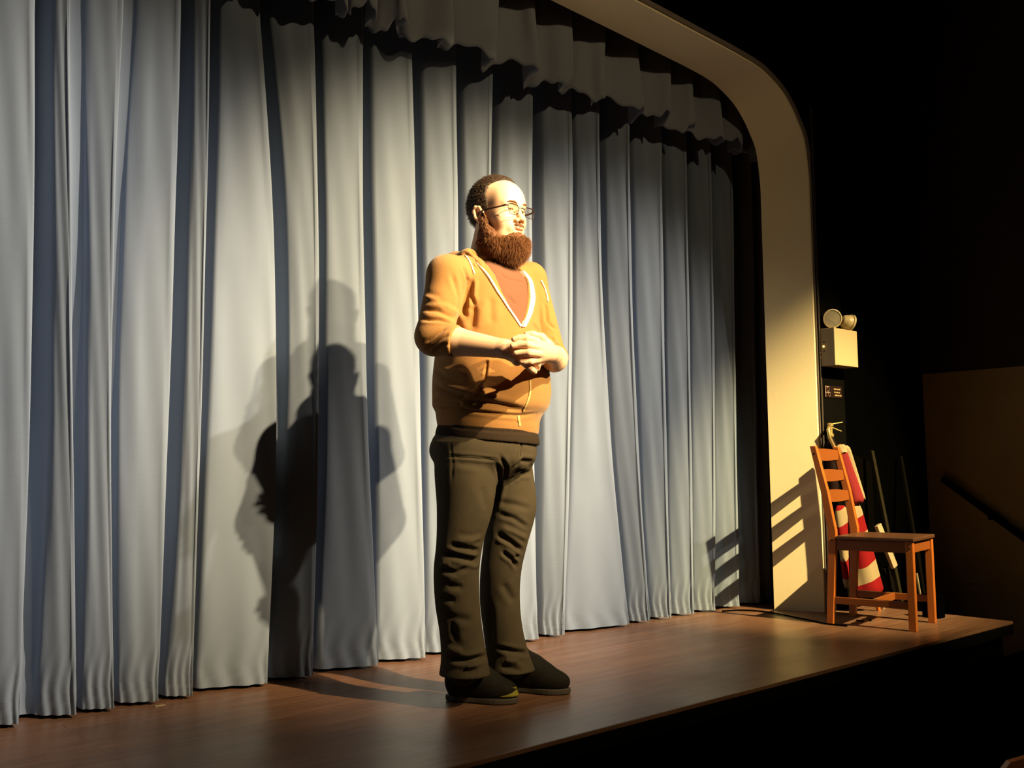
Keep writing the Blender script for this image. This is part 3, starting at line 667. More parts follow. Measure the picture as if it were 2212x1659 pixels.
class Surf:                                                # ray tests against a finished mesh, in world space
    def __init__(s, *obs):
        s.t = []
        for o in obs:
            Mw = person_matrix(); me = o.data; v = [Mw @ q.co for q in me.vertices]; s.t.append(BVHTree.FromPolygons(v, [tuple(p.vertices) for p in me.polygons]))
        s.inv = person_matrix().inverted()
    def px(s, x, y, lift=0.0):                             # surface point seen at a pixel, in object frame, with its normal
        r = Vector(ray(x, y)).normalized(); best = None
        for t in s.t:
            h = t.ray_cast(Vector(CAM), r)
            if h[0] is not None and (best is None or h[3] < best[3]): best = h
        if best is None: return None
        n = best[1]; n = -n if n.dot(r) > 0 else n
        p = best[0] + n*lift
        return s.inv @ p, s.inv.to_3x3() @ n
    def line(s, pts, step=4, lift=0.0):
        out = []; P = [np.array(p, float) for p in pts]
        for a, b in zip(P[:-1], P[1:]):
            n = max(1, int(np.linalg.norm(b-a)/step))
            for i in range(n):
                h = s.px(*(a+(b-a)*i/n), lift)
                if h: out.append(h)
        h = s.px(*P[-1], lift)
        if h: out.append(h)
        return out
def person_matrix(): return Matrix.Translation(PERSON.location) @ PERSON.rotation_euler.to_matrix().to_4x4()
def crease(o, lines):                                      # press folds (depth>0) or raise ridges (depth<0) along lines seen on the cloth
    S = Surf(o); me = o.data; n = len(me.vertices); co = np.empty(n*3, np.float32); me.vertices.foreach_get('co', co); co = co.reshape(-1, 3)
    no = np.empty(n*3, np.float32); me.vertices.foreach_get('normal', no); no = no.reshape(-1, 3); D = np.zeros(n)
    for pts, depth, rad in lines:
        L_ = S.line(pts, 6)
        if len(L_) < 2: continue
        P = np.array([tuple(h[0]) for h in L_]); lo = P.min(0)-3*rad; hi = P.max(0)+3*rad
        ix = np.where(((co > lo) & (co < hi)).all(1))[0]
        if not len(ix): continue
        q = co[ix]; best = np.full(len(ix), 1e9); bt = np.zeros(len(ix))
        for i in range(len(P)-1):
            a, b = P[i], P[i+1]; d = b-a
            if np.linalg.norm(d) > .05: continue
            t = np.clip(((q-a)@d)/(d@d+1e-12), 0, 1); dd = np.linalg.norm(q-a-t[:, None]*d, axis=1)
            m = dd < best; best = np.where(m, dd, best); bt = np.where(m, (i+t)/(len(P)-1), bt)
        fade = np.clip(np.minimum(bt, 1-bt)*5+.15, 0, 1)
        D[ix] += depth*fade*(np.exp(-(best/rad)**2) - .35*np.exp(-((best-1.9*rad)/rad)**2))
    co = co - no*D[:, None]; me.vertices.foreach_set('co', co.astype(np.float32).ravel()); me.update()

M['skin'] = mat('skin', (.80, .54, .38), .5, noise=(14, (.75, .48, .33), .3), bump=.05, bscale=420, sss=.25)
M['hoodie'] = mat('tan_hoodie_fleece', (.345, .178, .060), .95, noise=(22, (.305, .152, .05), .35), bump=.35, bscale=520, spec=.1, sheen=.2)
M['rib'] = mat('tan_ribbed_knit', (.33, .155, .048), .95, bump=.6, bscale=380, spec=.1)
M['shirt'] = mat('maroon_brown_shirt', (.165, .078, .050), .95, bump=.2, bscale=500, spec=.1)
M['under'] = mat('shaded_hem_and_sock', (.030, .021, .015), .95, bump=.2, bscale=500, spec=.1)  # dark sock colour, also stands in for shade on the shirt hem
M['jeans'] = mat('dark_olive_denim', (.066, .054, .035), .9, noise=(18, (.046, .038, .026), .35), bump=.4, bscale=600, spec=.2)
M['whitetape'] = mat('white_cotton_tape', (.85, .80, .68), .9, bump=.2, bscale=600)
M['hair'] = mat('dark_brown_hair', (.040, .020, .010), .6, noise=(90, (.02, .010, .006), .3), bump=.9, bscale=260)
M['beard'] = mat('reddish_brown_beard', (.17, .068, .022), .7, noise=(60, (.09, .034, .012), .3), bump=1.0, bscale=240)
M['strand'] = mat('reddish_brown_beard_strand', (.20, .078, .024), .6)
M['hstrand'] = mat('dark_brown_hair_strand', (.05, .026, .013), .5)
M['frame'] = mat('dark_red_brown_frame', (.030, .008, .005), .35)
def lens_mat():
    m = bpy.data.materials.new('spectacle_glass'); m.use_nodes = True; nt = m.node_tree; N = nt.nodes; L = nt.links; N.clear()
    o = N.new('ShaderNodeOutputMaterial'); t = N.new('ShaderNodeBsdfTransparent'); g = N.new('ShaderNodeBsdfGlossy'); g.inputs['Roughness'].default_value = .04
    f = N.new('ShaderNodeValue'); f.outputs[0].default_value = .06; x = N.new('ShaderNodeMixShader'); t.inputs[0].default_value = (.97, .96, .94, 1)
    L.new(f.outputs[0], x.inputs[0]); L.new(t.outputs[0], x.inputs[1]); L.new(g.outputs[0], x.inputs[2]); L.new(x.outputs[0], o.inputs[0]); return m
M['glass'] = lens_mat()
M['eye'] = mat('eye_white', (.75, .68, .58), .25); M['iris'] = mat('brown_iris', (.06, .03, .015), .2)
M['lip'] = mat('lips', (.60, .22, .15), .45)
M['shoe'] = mat('black_shoe_mesh', (.006, .005, .004), .8, spec=.2, noise=(70, (.010, .009, .007), .3), bump=.4, bscale=300)
M['sole'] = mat('grey_rubber_sole', (.05, .042, .034), .7)
M['lace'] = mat('dark_lace', (.03, .028, .022), .8)
M['yellow'] = mat('yellow_green_shoe_patch', (.20, .18, .01), .6)

# joints traced from the photograph, then given their depth
SHR, ELR, WRR = J(966, 594, 3.13), J(938, 727, 3.09), J(1092, 754, 2.97)
SHL, ELL_, WRL = J(1143, 604, 3.42), J(1188, 768, 3.42), J(1193, 766, 3.07)
# head frame
PH = math.radians(46.5)-PSI; PIT = math.radians(0)
hx = np.array([math.cos(PH), math.sin(-PH)*-1*-1, 0.]); hx = np.array([math.cos(PH), -math.sin(PH), 0.])
hy = np.array([math.sin(PH), math.cos(PH), 0.])
# turning from the chest direction towards his left: forward gains +X
hz = np.array([0, 0, 1.]); hy2 = hy*math.cos(PIT)+hz*math.sin(PIT); hz2 = -hy*math.sin(PIT)+hz*math.cos(PIT)
HA = np.array([hx, hy2, hz2]); HO = J(1074, 466, 3.27)
def H(x, y, z): return HO + np.array([x, y, z], float)@HA

SHOES = (((966, 1512), (1117, 1519)), ((1088, 1490), (1230, 1499)))
def body():
    z = np.concatenate([ar(.02, 1.04, .007), ar(1.045, 1.26, .0022), ar(1.265, 1.46, .007), ar(1.465, 1.82, .002)])
    f = Field(ar(-.36, .36, .0024), ar(-.22, .44, .0024), z); T = (HO, HA)
    # trunk and legs under the clothes
    f.col([.86, 1.0, 1.1, 1.2, 1.3, 1.40, 1.46], [-.01, 0, 0, 0, 0, 0, 0], [-.01, .0, .005, .0, -.005, -.01, -.01], [.14, .16, .165, .16, .16, .15, .09], [.13, .15, .15, .13, .12, .10, .07], .02)
    for hip, kn, an, to in ((J(1003, 960, 3.22), J(985, 1200, 3.20), J(1002, 1452, 3.24), J(1075, 1500, 3.215)), (J(1095, 960, 3.36), J(1080, 1200, 3.33), J(1100, 1440, 3.38), J(1185, 1487, 3.35))):
        f.chain([hip, kn, an], [.075, .05, .034], .03)
    for an, (hl, te) in zip((J(1002, 1452, 3.24), J(1100, 1440, 3.38)), SHOES):
        A_ = loc_of(on_z(*hl)); B_ = loc_of(on_z(*te)); A_[2] = B_[2] = 0; g = lambda q, z_: A_+(B_-A_)*q+np.array([0, 0, z_])
        f.chain([an, g(.26, .075), g(.45, .050), g(.80, .036)], [.034, .028, .022, .016], .01)
    # neck
    f.cone(H(0, -.025, -.05), np.array([.0, -.02, 1.44]), .060, .074, .03)
    f.cone(np.array([-.13, -.01, 1.45]), np.array([.13, -.01, 1.45]), .04, .04, .05)
    # skull, face
    f.ell((0, -.010, .044), (.0765, .100, .091), T, .02); f.ell((0, .030, -.030), (.066, .070, .085), T, .03)
    f.ell((0, .060, .036), (.060, .042, .056), T, .03); f.ell((0, .055, -.095), (.045, .042, .035), T, .03)
    for s in (-1, 1):
        f.ell((s*.040, .062, -.032), (.028, .026, .026), T, .02)          # cheek
        f.cone(H(s*.012, .098, .020), H(s*.045, .082, .022), .008, .006, .014)  # brow ridge
        f.ell((s*.031, .108, .001), (.019, .014, .014), T, .012, 'sub')     # socket
        f.ell((s*.031, .080, .000), (.0150, .0135, .0140), T, .004)         # lids
        f.cone(H(s*.031-.011, .0915, .0005), H(s*.031+.011, .0915, .0005), .0028, .0028, .002, 'sub')
        # ear
        E = lambda x, y, z: H(s*x, y, z)
        ring = [E(.074, .004, -.004), E(.083, -.004, .014), E(.088, -.018, .016), E(.088, -.026, .002), E(.084, -.022, -.018), E(.078, -.008, -.034), E(.074, .002, -.034)]
        f.chain(ring, [.005, .005, .0055, .0055, .005, .006, .006], .005); f.ell((s*.078, -.010, -.008), (.006, .014, .022), T, .006)
        f.ell((s*.085, -.009, -.008), (.006, .007, .010), T, .004, 'sub')
    f.cone(H(0, .090, .014), H(0, .113, -.030), .0070, .0105, .012)
    f.ell((0, .117, -.033), (.0115, .0095, .0090), T, .008)
    for s in (-1, 1):
        f.ell((s*.0135, .104, -.039), (.009, .012, .008), T, .006); f.ell((s*.007, .112, -.046), (.0045, .006, .005), T, .003, 'sub')
    f.ell((0, .088, -.066), (.034, .020, .022), T, .012)
    f.ell((0, .102, -.0615), (.021, .008, .0045), T, .006); f.ell((0, .100, -.0775), (.019, .0085, .006), T, .006)
    f.cone(H(-.017, .1045, -.0690), H(.017, .1045, -.0690), .0040, .0040, .003, 'sub')
    # arms
    f.chain([SHR, ELR], [.05, .044], .02); f.chain([ELR, J(985, 738, 3.055), WRR], [.044, .0455, .029], .012)
    f.chain([SHL, ELL_], [.048, .042], .02); f.chain([ELL_, J(1197, 775, 3.32), J(1197, 775, 3.18), WRL], [.042, .045, .040, .029], .012)
    # right hand: palm under, fingers curling down and to his left
    f.chain([WRR, J(1112, 762, 2.965)], [.028, .027], .012)
    for (a, b) in (((1128, 757), .020), ((1124, 768), .019), ((1117, 778), .018)):
        f.cone(J(1108, 762, 2.965), J(*a, 2.955), .024, b, .008)
    rf = [([(1128, 754, 2.955), (1152, 759, 2.955), (1168, 772, 2.96), (1170, 784, 2.965)], (.0105, .0098, .009, .0075)),
          ([(1126, 765, 2.950), (1148, 775, 2.945), (1162, 788, 2.955), (1161, 797, 2.965)], (.0105, .0098, .009, .0075)),
          ([(1121, 775, 2.948), (1138, 789, 2.940), (1150, 799, 2.945), (1155, 803, 2.955)], (.0105, .0096, .009, .0078)),
          ([(1113, 782, 2.955), (1128, 797, 2.950), (1139, 804, 2.950), (1146, 806, 2.952)], (.0095, .0088, .0082, .0068))]
    for pts, rs in rf[:3]: f.chain([J(*p) for p in pts], [q*1.08 for q in rs], .003)
    f.chain([J(*p) for p in [(1104, 750, 2.95), (1122, 738, 2.955), (1140, 733, 2.965)]], [.015, .0115, .009], .006)     # right thumb, mostly covered
    # left hand over it: back of the hand to the viewer, four fingers to the left
    f.chain([WRL, J(1185, 762, 2.985)], [.029, .027], .012)
    for p, r in (((1160, 739, 2.93), .0135), ((1164, 751, 2.922), .0135), ((1164, 764, 2.922), .013), ((1160, 777, 2.932), .012)):
        f.cone(J(1186, 763, 2.985), J(*p), .024, r, .010)
    lf = [([(1160, 738, 2.928), (1136, 729, 2.908), (1121, 730, 2.905), (1110, 733, 2.902)], (.0118, .0100, .0092, .0074)),
          ([(1163, 751, 2.918), (1139, 744, 2.898), (1121, 744, 2.900), (1107, 747, 2.896)], (.0120, .0102, .0094, .0076)),
          ([(1163, 764, 2.918), (1142, 762, 2.898), (1126, 762, 2.902), (1114, 763, 2.900)], (.0118, .0100, .0092, .0074)),
          ([(1160, 777, 2.930), (1146, 781, 2.912), (1134, 782, 2.912), (1126, 781, 2.910)], (.0105, .0088, .0080, .0064))]
    for pts, rs in lf: f.chain([J(*p) for p in pts], [q*1.13 for q in rs], .002)
    f.chain([J(*p) for p in [(1186, 748, 2.99), (1170, 729, 2.975), (1150, 722, 2.965), (1137, 722, 2.96)]], [.018, .0135, .0105, .0085], .006)   # left thumb along the top
    o = f.mesh('body', M['skin'], PERSON); laplace(o, 1, .35)
    return o
def eyes_etc():
    T3 = Matrix(((HA[0][0], HA[1][0], HA[2][0]), (-HA[0][1], -HA[1][1], -HA[2][1]), (HA[0][2], HA[1][2], HA[2][2])))
    def P(x, y, z): q = H(x, y, z); return Vector((q[0], -q[1], q[2]))
    for s in (-1, 1):
        c = P(s*.031, .0795, .0005); R = rotax(P(s*.031, 1, .06)-P(s*.031, 0, 0))
        pr = [(.0118*math.sin(a), .0118*math.cos(a)) for a in np.linspace(.02, math.pi*.6, 12)][::-1]
        e = MB().lathe(pr, c, R, 24).build('eye', M['eye'], PERSON, smooth=True)
        pr = [(.0062*math.sin(a)/math.sin(.5), .0120*math.cos(a)) for a in (.5, .35, .2, .05)]
        MB().lathe([(.0058, .0106), (.0050, .01125), (.003, .0118), (.0005, .0121)], c, R, 20).build('iris', M['iris'], e, smooth=True)
        b = MB().tube([P(s*.013, .1075, .019), P(s*.024, .1075, .0245), P(s*.038, .1000, .0255), P(s*.050, .0885, .019)], [.0016, .0028, .0026, .001], 8); b.build('eyebrow', M['strand'], PERSON, smooth=True)
    # lips
    up = [P(-.021, .0965, -.0685), P(-.011, .1065, -.0655), P(0, .1085, -.0670), P(.011, .1065, -.0655), P(.021, .0965, -.0685)]
    lo = [P(-.020, .0965, -.0695), P(-.010, .1050, -.0765), P(0, .1075, -.0785), P(.010, .1050, -.0765), P(.020, .0965, -.0695)]
    MB().tube([tuple(q) for q in spline(up, 4)], .0030, 8).tube([tuple(q) for q in spline(lo, 4)], [.002+.0026*math.sin(math.pi*i/16) for i in range(17)], 8).build('lips', M['lip'], PERSON, smooth=True)
    # glasses
    g = MB(); W2, H2 = .0245, .0178; cz = -.007
    t = None
    def rim(s, n=28):
        out = []
        for k in range(n+1):
            a = 2*math.pi*k/n; x = W2*math.copysign(abs(math.cos(a))**.55, math.cos(a)); z = H2*math.copysign(abs(math.sin(a))**.6, math.sin(a))
            if z < 0: x *= .93
            out.append(P(s*.0395+x, .1165-.10*abs(s*.0395+x)**1.5*1.4, cz+z))
        return out
    for s in (-1, 1):
        r_ = rim(s); g.tube(r_, [.0010+.0010*max(0, math.sin(2*math.pi*k/28)) for k in range(29)], 8, cap=False)
        for nx in (.009,): g.tube([P(s*.0125, .1145, -.006), P(s*.0105, .1075, -.014), P(s*.0115, .105, -.020)], .0009, 6)
    g.tube([P(-.0158, .1165, .001), P(0, .1180, .003), P(.0158, .1165, .001)], .0018, 8)
    for s in (-1, 1): g.tube([P(s*.0620, .1110, .004), P(s*.069, .1060, .004), P(s*.0705, .095, .003)], [.0022, .0034, .0028], 8)
    go = g.build('glasses', M['frame'], PERSON, smooth=True)
    for s in (-1, 1):
        MB().tube([P(s*.0705, .097, .003), P(s*.0765, .05, .002), P(s*.0800, .012, .002), P(s*.0815, -.008, -.004), P(s*.080, -.020, -.024)], [.0031, .0030, .0026, .0024, .002], 8).build('temple', M['frame'], go, smooth=True)
        r_ = rim(s)[:-1]; n = len(r_); d = (P(0, 1, 0)-P(0, 0, 0))*.0004; c = sum(r_, Vector())/n
        vs = [q.lerp(c, .03)-d for q in r_]+[q.lerp(c, .03)+d for q in r_]
        fs = [tuple(range(n))[::-1], tuple(range(n, 2*n))]+[(i, (i+1) % n, (i+1) % n+n, i+n) for i in range(n)]
        MB().add(vs, fs).build('lens', M['glass'], go)
def strands(src, name, m, parent, n, length, rad, droop, sel=None, curl=.3, seed=1, out=1.0):
    rg = np.random.default_rng(seed); me = src.data; nv = len(me.vertices)
    co = np.empty(nv*3, np.float32); me.vertices.foreach_get('co', co); co = co.reshape(-1, 3)
    no = np.empty(nv*3, np.float32); me.vertices.foreach_get('normal', no); no = no.reshape(-1, 3)
    ok = np.arange(nv) if sel is None else np.where(sel(co, no))[0]
    ix = rg.choice(ok, n); P = co[ix]; Nn = no[ix]; D = np.array(droop(P)) if callable(droop) else np.tile(droop, (n, 1))
    L_ = length*rg.uniform(.5, 1.25, (n, 1)); d0 = Nn*out + D*.8 + rg.normal(0, .22, (n, 3)); d0 /= np.linalg.norm(d0, axis=1, keepdims=True)
    d1 = d0*.5 + D + rg.normal(0, curl, (n, 3)); d1 /= np.linalg.norm(d1, axis=1, keepdims=True)
    pts = [P-Nn*.002, P+d0*L_*.35, P+d0*L_*.5+d1*L_*.25, P+d0*L_*.55+d1*L_*.6]
    sd = np.cross(d0, rg.normal(0, 1, (n, 3))); sd /= np.linalg.norm(sd, axis=1, keepdims=True); s2 = np.cross(d0, sd)
    V = []; rr = [rad, rad*.9, rad*.6, rad*.15]
    for p, r in zip(pts, rr):
        for k in range(3): a = 2*math.pi*k/3; V.append(p+(sd*math.cos(a)+s2*math.sin(a))*r)
    V = np.stack(V, 1).reshape(-1, 3); F_ = []
    for i in range(3):
        for k in range(3): F_.append([i*3+k, i*3+(k+1) % 3, i*3+3+(k+1) % 3, i*3+3+k])
    F_ = (np.array(F_)[None] + (np.arange(n)*12)[:, None, None]).reshape(-1, 4)
    mm = bpy.data.meshes.new(name); mm.vertices.add(len(V)); mm.vertices.foreach_set('co', V.astype(np.float32).ravel()); q = len(F_)
    mm.loops.add(4*q); mm.loops.foreach_set('vertex_index', F_.astype(np.int32).ravel()); mm.polygons.add(q); mm.polygons.foreach_set('loop_start', np.arange(0, 4*q, 4, dtype=np.int32)); mm.update(calc_edges=True)
    o = link(name, mm, m, parent, smooth=True); o['kind'] = 'stuff'; return o
def droop(o, top):                                         # the hems hang lower on his left front
    for v in o.data.vertices:
        t = min(1, max(0, (top-v.co.z)/.07)); v.co.z -= t*.055*(v.co.x-v.co.y)
def hair_and_beard():
    T = (HO, HA)
    def noisy(f, amp, fr):                                 # lumpy surface
        X, Y, Z = f.xs[:, None, None], f.ys[None, :, None], f.zs[None, None, :]
        f.F += (amp*(np.sin(X*fr+2*np.sin(Y*fr*.7))*np.sin(Y*fr*1.1+1.3*np.sin(Z*fr*.9))*np.sin(Z*fr*.8+X*fr*.3))).astype(np.float32)
    h = .0022; lo = HO-.15; hi = HO+.15
    f = Field(ar(lo[0], hi[0], h), ar(lo[1], hi[1], h), ar(HO[2]-.09, HO[2]+.14, h))
    f.ell((0, -.014, .044), (.0835, .106, .101), T, .01)
    # cut away: face and forehead up to a receding hairline, and below the nape
    X, Y, Z = f.xs[:, None, None]-HO[0], f.ys[None, :, None]-HO[1], f.zs[None, None, :]-HO[2]
    a = X*HA[0, 0]+Y*HA[0, 1]+Z*HA[0, 2]; b = X*HA[1, 0]+Y*HA[1, 1]+Z*HA[1, 2]; c = X*HA[2, 0]+Y*HA[2, 1]+Z*HA[2, 2]
    side = np.abs(a)
    line = np.interp(c.ravel(), [-.09, -.03, .0, .03, .060, .09, .112, .145], [-.035, -.012, .024, .026, .018, .020, .050, .09]).reshape(c.shape)   # forward limit of the hair by height
    line = line + .022*np.clip((.045-side)/.045, 0, 1)*(c > .095)
    cut = b-line
    cut = np.maximum(cut, -(c+.062+.02*np.clip(b/.05, -1, 1)))
    ear = np.sqrt(((side-.085)/.03)**2+((b+.008)/.026)**2+((c+.010)/.030)**2)-1
    f.F = np.maximum(f.F, cut.astype(np.float32)); f.F = np.maximum(f.F, (-ear*.025).astype(np.float32)); del cut, ear
    noisy(f, .0016, 260)
    ho = f.mesh('hair', M['hair'], PERSON)
    up = np.array([HA[2][0], -HA[2][1], HA[2][2]]); back = -np.array([HA[1][0], -HA[1][1], HA[1][2]])
    strands(ho, 'hair_strands', M['hstrand'], ho, 6500, .010, .00050, lambda P: np.tile(back*.25-up*.35, (len(P), 1)), curl=.25, seed=3, out=.22)
    # beard
    f = Field(ar(lo[0], hi[0]+.04, h), ar(lo[1], hi[1]+.06, h), ar(HO[2]-.24, HO[2]-.0, h))
    f.ell((0, .056, -.122), (.060, .062, .056), T, .02); f.ell((0, .082, -.110), (.042, .044, .038), T, .02); f.ell((0, .094, -.096), (.020, .016, .016), T, .010); f.ell((0, .036, -.112), (.064, .058, .046), T, .02)
    for s in (-1, 1):
        f.chain([H(s*.0735, .004, -.012), H(s*.071, .014, -.045), H(s*.066, .030, -.080), H(s*.050, .052, -.118)], [.009, .012, .019, .030], .015); f.chain([H(s*.070, .0, -.035), H(s*.060, -.004, -.085), H(s*.050, .012, -.125)], [.010, .020, .026], .015)
        f.chain([H(s*.002, .1075, -.0545), H(s*.017, .1035, -.0565), H(s*.029, .094, -.070), H(s*.033, .086, -.095)], [.0055, .0062, .0066, .010], .005)
    f.ell((0, .106, -.0735), (.0260, .026, .0125), T, .004, 'sub')
    for s in (-1, 1): f.ell((s*.046, .085, -.056), (.026, .040, .034), T, .012, 'sub')
    noisy(f, .0022, 210)
    bo = f.mesh('beard', M['beard'], PERSON)
    fwd = -back
    def dr(P):
        return np.tile(-up*.75+fwd*.12, (len(P), 1))
    hzv = lambda co: (co[:, 0]-HO[0])*HA[2][0]-(co[:, 1]+HO[1])*HA[2][1]+(co[:, 2]-HO[2])*HA[2][2]
    strands(bo, 'beard_strands', M['strand'], bo, 8500, .018, .00058, dr, curl=.36, seed=5, out=.6, sel=lambda co, no: hzv(co) < -.094)
    strands(bo, 'short_beard_strands', M['strand'], bo, 2600, .008, .00050, dr, curl=.25, seed=6, out=.3, sel=lambda co, no: hzv(co) >= -.094)

def hoodie():
    h = .0042
    f = Field(ar(-.37, .34, h), ar(-.24, .30, h), ar(.885, 1.53, h))
    zk = [.905, .925, .950, .965, .985, 1.02, 1.08, 1.15, 1.22, 1.30, 1.38, 1.43, 1.465, 1.49]
    a = [.170, .173, .176, .180, .193, .199, .198, .190, .180, .176, .176, .166, .135, .095]
    b = [.158, .162, .165, .170, .184, .190, .190, .182, .168, .152, .136, .122, .102, .085]
    cx = [-.010, -.010, -.010, -.008, -.004, 0, 0, 0, 0, .0, .004, .006, .004, .0]; cy = [-.004, -.004, -.004, -.002, .002, .004, .004, .002, .0, -.004, -.008, -.012, -.018, -.02]
    f.col(zk, cx, cy, a, b, .02, p=2.25)
    f.cone(SHR, ELR, .064, .060, .012); f.cone(ELR, J(988, 738, 3.045), .060, .051, .02)
    f.cone(SHR, np.array([-.06, -.02, 1.44]), .060, .07, .03); f.cone(SHL, np.array([.06, -.02, 1.44]), .058, .07, .03)
    f.chain([SHL, ELL_], [.060, .056], .025); f.cone(ELL_, J(1196, 772, 3.35), .056, .052, .01)
    # cuffs open: cut cleanly past the elbow, on planes across the forearm
    for e, w_ in ((J(986, 738, 3.046), WRR), (J(1196, 772, 3.345), WRL)):
        d = (w_-e); d /= np.linalg.norm(d); sl, X, Y, Z = f.sub(e-.11, e+.11, 0)
        dd = (X-e[0])*d[0]+(Y-e[1])*d[1]+(Z-e[2])*d[2]; near = np.sqrt((X-e[0])**2+(Y-e[1])**2+(Z-e[2])**2)
        torso = 1-np.clip(0, 0, 1)
        q = np.abs(((X)/.205))**2.25+np.abs(Y/.19)**2.25
        f.F[sl] = np.where((q > 1.0) & (dd > 0) & (near < .10), np.maximum(f.F[sl], dd), f.F[sl])
    # neck and the V opening down the front
    sl, X, Y, Z = f.sub((-.2, -.02, 1.2), (.2, .3, 1.53), .0)
    wv = np.interp(Z.ravel(), [1.240, 1.30, 1.36, 1.42, 1.48, 1.53], [.0, .034, .062, .078, .090, .10]).reshape(Z.shape)
    xc = np.interp(Z.ravel(), [1.25, 1.5], [-.008, .008]).reshape(Z.shape)
    dv = np.maximum(np.maximum(np.abs(X-xc)-wv, 1.240-Z), -(Y+.0)); f.F[sl] = np.maximum(f.F[sl], -dv)
    f.cone(np.array([0, -.02, 1.47]), np.array([0, -.02, 1.6]), .074, .085, .01, 'sub')
    o = f.mesh('hoodie', M['hoodie'], PERSON); laplace(o, 3, .5); droop(o, 1.0)
    # folds seen in the photograph
    crease(o, [
        ([(1012, 598), (1008, 640), (1002, 672), (1008, 690)], .014, .010), ([(1020, 600), (1018, 640), (1024, 662)], .009, .007), ([(1001, 575), (1012, 610)], .006, .007),
        ([(912, 668), (945, 672), (985, 690)], .006, .007), ([(912, 690), (950, 692), (980, 700)], .007, .006), ([(925, 655), (965, 662), (992, 678)], -.004, .008),
        ([(975, 590), (990, 640), (988, 680)], .004, .008), ([(915, 640), (950, 650)], -.004, .008),
        ([(918, 742), (945, 722), (965, 708)], .005, .006), ([(922, 755), (950, 735), (972, 720)], .005, .006), ([(935, 765), (955, 748), (972, 740)], .004, .006),
        ([(1022, 660), (1020, 690), (1018, 712)], .010, .014), ([(1060, 640), (1062, 700)], .004, .012),
        ([(940, 800), (960, 815), (1000, 820)], .008, .012), ([(942, 838), (975, 848), (1010, 855)], .012, .010), ([(955, 828), (985, 842), (1008, 848)], -.008, .010),
        ([(1000, 868), (1060, 872), (1110, 882), (1130, 886)], .010, .012), ([(940, 865), (1000, 872)], .010, .010), ([(1040, 850), (1080, 858)], -.005, .014),
        ([(938, 882), (1000, 884), (1060, 892), (1120, 898), (1158, 894)], .006, .006),
        ([(1150, 700), (1172, 722)], .006, .008), ([(1178, 655), (1182, 700)], .005, .007), ([(1190, 730), (1205, 745)], .004, .006), ([(1185, 700), (1200, 712)], .004, .006),
        ([(1035, 796), (1052, 782), (1048, 815), (1030, 838), (1018, 850)], .006, .0045),
    ])
    S = Surf(o)
    def ribbon(name, pts, wid, m, thick=.003, lift=.0015, parent=o, lab=None):
        L_ = S.line(pts, 5)
        if len(L_) < 2: return None
        vs = []; fs = []; n = len(L_)
        for i in range(n):
            p, nr = L_[i]; q0 = L_[max(i-1, 0)][0]; q1 = L_[min(i+1, n-1)][0]; d = (q1-q0).normalized(); sd = d.cross(nr).normalized()
            w_ = wid(i/(n-1)) if callable(wid) else wid
            for sx, hh in ((-1, lift-.004), (1, lift-.004), (1, lift+thick), (-1, lift+thick)): vs.append(p+sd*sx*w_/2+nr*hh)
        fs = [(i*4+k, i*4+(k+1) % 4, i*4+4+(k+1) % 4, i*4+4+k) for i in range(n-1) for k in range(4)] + [(3, 2, 1, 0), ((n-1)*4, (n-1)*4+1, (n-1)*4+2, (n-1)*4+3)]
        return MB().add(vs, fs).build(name, m, parent, smooth=False, **({'label': lab} if lab else {}))
    return o, ribbon
def tshirt():
    h = .006
    f = Field(ar(-.23, .23, h), ar(-.22, .24, h), ar(.865, 1.52, h))
    zk = [.878, .90, .93, .96, 1.02, 1.08, 1.15, 1.22, 1.30, 1.38, 1.43, 1.465, 1.485]
    a = [.150, .152, .155, .155, .175, .176, .168, .158, .152, .150, .142, .110, .080]
    b = [.140, .142, .145, .145, .170, .176, .169, .158, .143, .128, .114, .094, .078]
    f.col(zk, [-.010]*4+[0]*9, [-.004]*4+[.004, .004, .002, 0, -.002, -.004, -.008, -.014, -.018], a, b, .01, p=2.2)
    o = f.mesh('t_shirt', M['shirt'], PERSON); laplace(o, 1, .5)
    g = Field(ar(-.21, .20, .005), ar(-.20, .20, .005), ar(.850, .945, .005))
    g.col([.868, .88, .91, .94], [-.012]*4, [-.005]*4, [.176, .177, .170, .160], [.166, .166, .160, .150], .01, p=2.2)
    u = g.mesh('shaded_shirt_hem', M['under'], PERSON, label='T-shirt hem below the hoodie, belly shade put into its dark colour'); laplace(u, 1, .5); droop(u, 2.0)  # separate ring for the shirt hem, shade under the belly put into its colour
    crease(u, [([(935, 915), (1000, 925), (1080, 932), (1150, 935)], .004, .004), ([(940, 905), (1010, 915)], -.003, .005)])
    crease(o, [([(1075, 590), (1100, 604), (1135, 612)], .004, .005), ([(1095, 640), (1115, 660)], .003, .008), ([(985, 930), (1060, 938)], .004, .006)])
    return o
